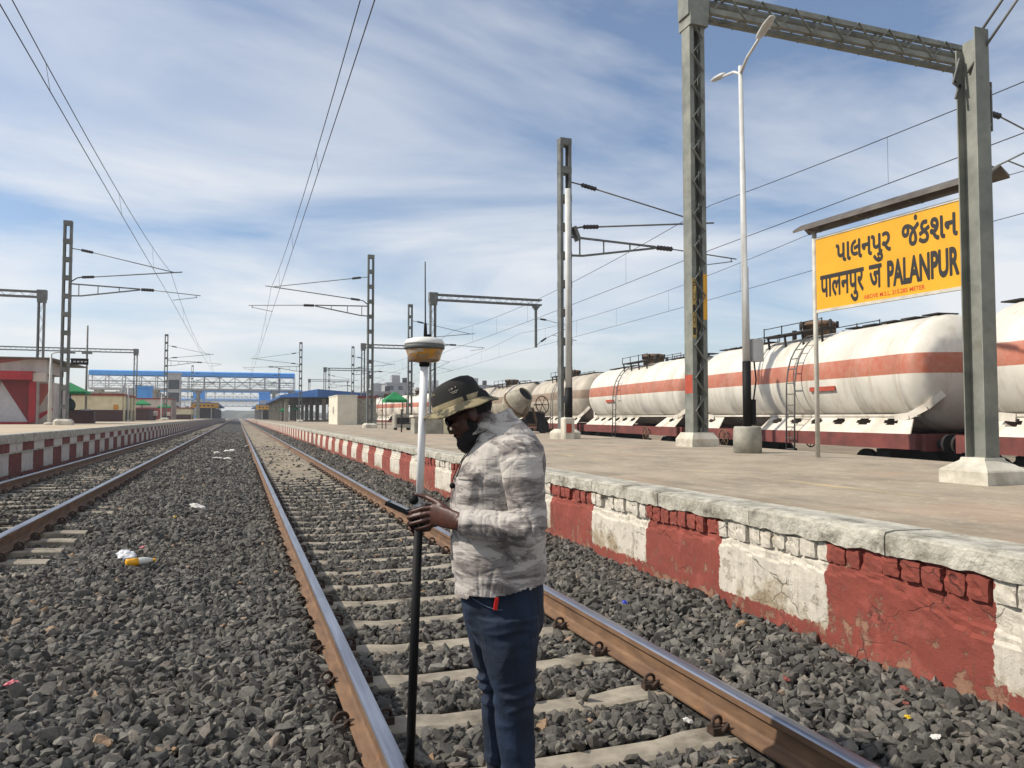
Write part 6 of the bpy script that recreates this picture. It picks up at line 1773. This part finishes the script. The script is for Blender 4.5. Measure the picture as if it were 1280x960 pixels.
# ---- trees
def leaf_material(name, c1, c2):
    m, nt, b = new_mat(name); q = N(nt)
    pos = q.n('ShaderNodeNewGeometry').outputs['Position']
    q.set(b.inputs['Base Color'], q.mix(q.ramp(q.noise(pos, 1.1, 4), 0.35, 0.65), c1, c2)); b.inputs['Roughness'].default_value = 0.7
    return m
m_leaf = leaf_material('dusty_green_leaves', (0.035, 0.05, 0.02), (0.09, 0.105, 0.05))
m_bark = pm('brown_bark', lin(92,76,60), lin(66,54,42), rough=0.95, scale=6)
def tree(x, y, z, h, rx, label, n=2600, seed=0, leaf=0.22):
    r = random.Random(seed); root = empty('leafy_tree', (x, y, z)); tag(root, label, 'tree', 'trees behind the station')
    q = MB(); q.tube([(0, 0, 0), (0.1, 0.05, h*0.3), (0, 0.1, h*0.6)], [0.22, 0.17, 0.09], 8)
    cl = []
    for k in range(13):
        a = r.uniform(0, 6.28); rr = r.uniform(0.1, 0.85) * rx; c = Vector((math.cos(a)*rr, math.sin(a)*rr, h*r.uniform(0.5, 0.92))); cl.append((c, r.uniform(0.22, 0.4) * rx))
        q.tube([(0, 0.05, h*0.4), tuple(c * 0.6 + Vector((0, 0, h*0.2))), tuple(c)], [0.08, 0.05, 0.02], 5)
    q.build('trunk', m_bark, root)
    N_ = n; P = []; F = []
    for i in range(N_):
        c, s = cl[i % len(cl)]
        d = Vector((r.gauss(0, 1), r.gauss(0, 1), r.gauss(0, 0.75))); d = d.normalized() * s * r.random() ** 0.4
        p = c + d; u = Vector((r.gauss(0, 1), r.gauss(0, 1), r.gauss(0, 1))).normalized(); w = u.orthogonal().normalized(); l = leaf * r.uniform(0.6, 1.3)
        o = len(P); P += [p - u*l, p + w*l*0.5, p + u*l, p - w*l*0.5]; F.append((o, o+1, o+2, o+3))
    q = MB(); q.add(P, F); q.build('crown', m_leaf, root)
for i, (x, y, h, rx, lab) in enumerate(((-31, 92, 8.9, 4.2, 'bushy tree above the left end of the kiosk roof'), (-25.5, 95, 8.2, 3.4, 'bushy tree above the middle of the kiosk roof'), (-40, 100, 9.2, 4.5, 'tree at the far left beyond the kiosk'),
        (48, 150, 6.0, 3.6, 'low dusty tree in front of the apartment blocks'), (62, 160, 5.6, 3.4, 'low tree beneath the white balconied block'), (-24, 190, 8.0, 4.0, 'tree beside the grey station building'))):
    tree(x, y, -0.5, h, rx, lab, seed=40 + i)
# hazy wooded skyline
q = MB(); r = random.Random(5); v = []; f = []
xs_ = list(np.linspace(-900, 900, 181))
for i, x in enumerate(xs_):
    hgt = 4 + 4 * (0.5 + 0.5 * mnoise.noise(Vector((x * 0.02, 0, 0)))) + r.uniform(0, 3.0)
    v += [(x, 820, -0.5), (x, 820 + 4 * math.sin(i), hgt * 0.6), (x, 826, hgt), (x, 860, -0.5)]
for i in range(180):
    for k in range(3): f.append((i*4+k, (i+1)*4+k, (i+1)*4+k+1, i*4+k+1))
q.add(v, f, 0, False)
tag(q.build('distant_trees', m_leaf), 'low distant band of trees along the horizon', 'trees', kind='stuff')

# ---- litter on the ballast
def zb_(x, y): return float(bz(np.array(x), np.array(y)))
m_clear = pm('clear_bottle_plastic', lin(206,206,198), lin(190,190,184), rough=0.15, scale=4, bump=0)
m_byel = pm('yellow_bottle_label', lin(240,176,20), lin(226,160,16), rough=0.4, scale=4, bump=0)
bt = empty('plastic_bottle', (-0.84, 7.95, zb_(-0.84, 7.95) + 0.055), rad(20)); tag(bt, 'empty yellow and clear plastic bottle lying on the ballast', 'bottle')
MB().lathe([(0.030, -0.12), (0.036, -0.115), (0.034, -0.09), (0.036, -0.07), (0.036, -0.015)], n=18, axis='x').build('label_end', m_byel, bt)
MB().lathe([(0.036, -0.0145), (0.034, 0.0), (0.036, 0.02), (0.034, 0.05), (0.018, 0.10), (0.013, 0.115)], n=18, axis='x').build('body', m_clear, bt)
MB().lathe([(0.015, 0.115), (0.016, 0.117), (0.016, 0.135), (0.012, 0.137)], n=14, axis='x').build('cap', m_byel, bt)
m_bag = pm('white_plastic_bag', lin(232,232,232), lin(210,210,212), rough=0.35, scale=10, bump=0.3, bscale=30)
m_paper = pm('white_paper', lin(226,222,214), lin(204,198,188), rough=0.85, scale=8, bump=0.1)
m_pink = pm('pink_wrapper', lin(214,120,124), lin(196,100,108), rough=0.5, scale=8, bump=0.1)
m_bluew = pm('blue_wrapper', lin(36,66,190), lin(28,54,160), rough=0.4, scale=8, bump=0)
m_redst = pm('red_brick_chip', lin(138,76,66), lin(114,62,54), rough=0.9, scale=20)
m_yelw = pm('yellow_wrapper', lin(232,196,40), lin(210,174,30), rough=0.45, scale=8, bump=0)
def crumple(name, x, y, s, mat, label, cat, flat=0.5, seed=0, grp='scraps of litter on the ballast', up=0.045):
    r = random.Random(seed); bm = bmesh.new()
    bmesh.ops.create_icosphere(bm, subdivisions=3, radius=1.0)
    for w in bm.verts:
        n = mnoise.noise(w.co * 1.7 + Vector((seed, 0, 0))) * 0.5 + mnoise.noise(w.co * 4 + Vector((0, seed, 0))) * 0.25
        w.co *= (1 + n); w.co.z *= flat; w.co.x *= 1.3; w.co *= s
    me = bpy.data.meshes.new(name); bm.to_mesh(me); bm.free(); me.materials.append(mat)
    o = link(name, me, None, (x, y, zb_(x, y) + up)); o.rotation_euler = (r.uniform(-.3, .3), r.uniform(-.3, .3), r.uniform(0, 6))
    tag(o, label, cat, grp)
crumple('plastic_bag', -1.02, 8.45, 0.075, m_bag, 'crumpled white plastic bag behind the yellow bottle', 'bag', 0.6, 1)
crumple('paper_scrap', -0.55, 12.78, 0.085, m_paper, 'white paper scrap halfway up the strip between the tracks', 'paper', 0.35, 2)
for i, (x, y, lab) in enumerate(((-0.62, 27.2, 'nearest left white scrap of the far litter cluster'), (-0.30, 27.8, 'nearest right white scrap of the far litter cluster'), (-0.75, 31.5, 'leftmost white scrap of the far litter cluster'), (-0.42, 34.0, 'larger white scrap in the middle of the far litter cluster'), (-0.22, 35.2, 'farthest white scrap of the far litter cluster'), (0.42, 40.5, 'white scrap beside the left rail far along the near track'))):
    crumple('paper_scrap', x, y, 0.11, m_paper, lab, 'paper', 0.4, 10 + i)
crumple('pink_wrapper', -1.06, 4.57, 0.022, m_pink, 'pink wrapper at the lower left on the stones', 'wrapper', 0.5, 21)
crumple('pink_scrap', -0.93, 9.0, 0.018, m_pink, 'tiny pink scrap beside the white plastic bag', 'wrapper', 0.4, 22)
crumple('blue_wrapper', 2.72, 5.15, 0.015, m_bluew, 'small blue scrap on the stones right of the near track', 'wrapper', 0.6, 23)
crumple('yellow_wrapper', 2.86, 2.72, 0.013, m_yelw, 'tiny yellow scrap on the stones below the red wall panel', 'wrapper', 0.6, 24)
crumple('yellow_scrap', -0.8, 11.6, 0.02, m_yelw, 'tiny yellow scrap behind the bottle', 'wrapper', 0.6, 29)
crumple('brick_chip', 2.75, 3.4, 0.016, m_redst, 'red brick chip on the stones nearest the rail', 'brick chip', 0.6, 25)
crumple('brick_chip', 3.12, 2.98, 0.018, m_redst, 'larger red brick chip close to the red wall panel', 'brick chip', 0.5, 26)
crumple('brick_chip', 2.98, 2.84, 0.012, m_redst, 'smallest red brick chip below the red wall panel', 'brick chip', 0.6, 27)
crumple('paper_bit', 2.16, 3.42, 0.022, m_paper, 'small white paper bit inside the rail near the sleeper end', 'paper', 0.4, 28)
crumple('white_shard', 2.80, 2.52, 0.016, m_paper, 'thin white shard on the stones at the lower right', 'paper', 0.4, 30)

# ================================================================== AIR
hz_m = bpy.data.materials.new('thin_morning_haze'); hz_m.use_nodes = True
hn = hz_m.node_tree; hn.nodes.clear()
ho = hn.nodes.new('ShaderNodeOutputMaterial'); hv = hn.nodes.new('ShaderNodeVolumePrincipled')
hv.inputs['Color'].default_value = (0.92, 0.95, 1.0, 1); hv.inputs['Density'].default_value = 0.00065; hv.inputs['Anisotropy'].default_value = 0.25
hn.links.new(hv.outputs[0], ho.inputs['Volume'])
q = MB(); q.box(-1100, 1100, -60, 1000, -1.6, 16.5)
tag(q.build('haze', hz_m), 'thin pale haze over the whole station yard', 'haze', kind='stuff')
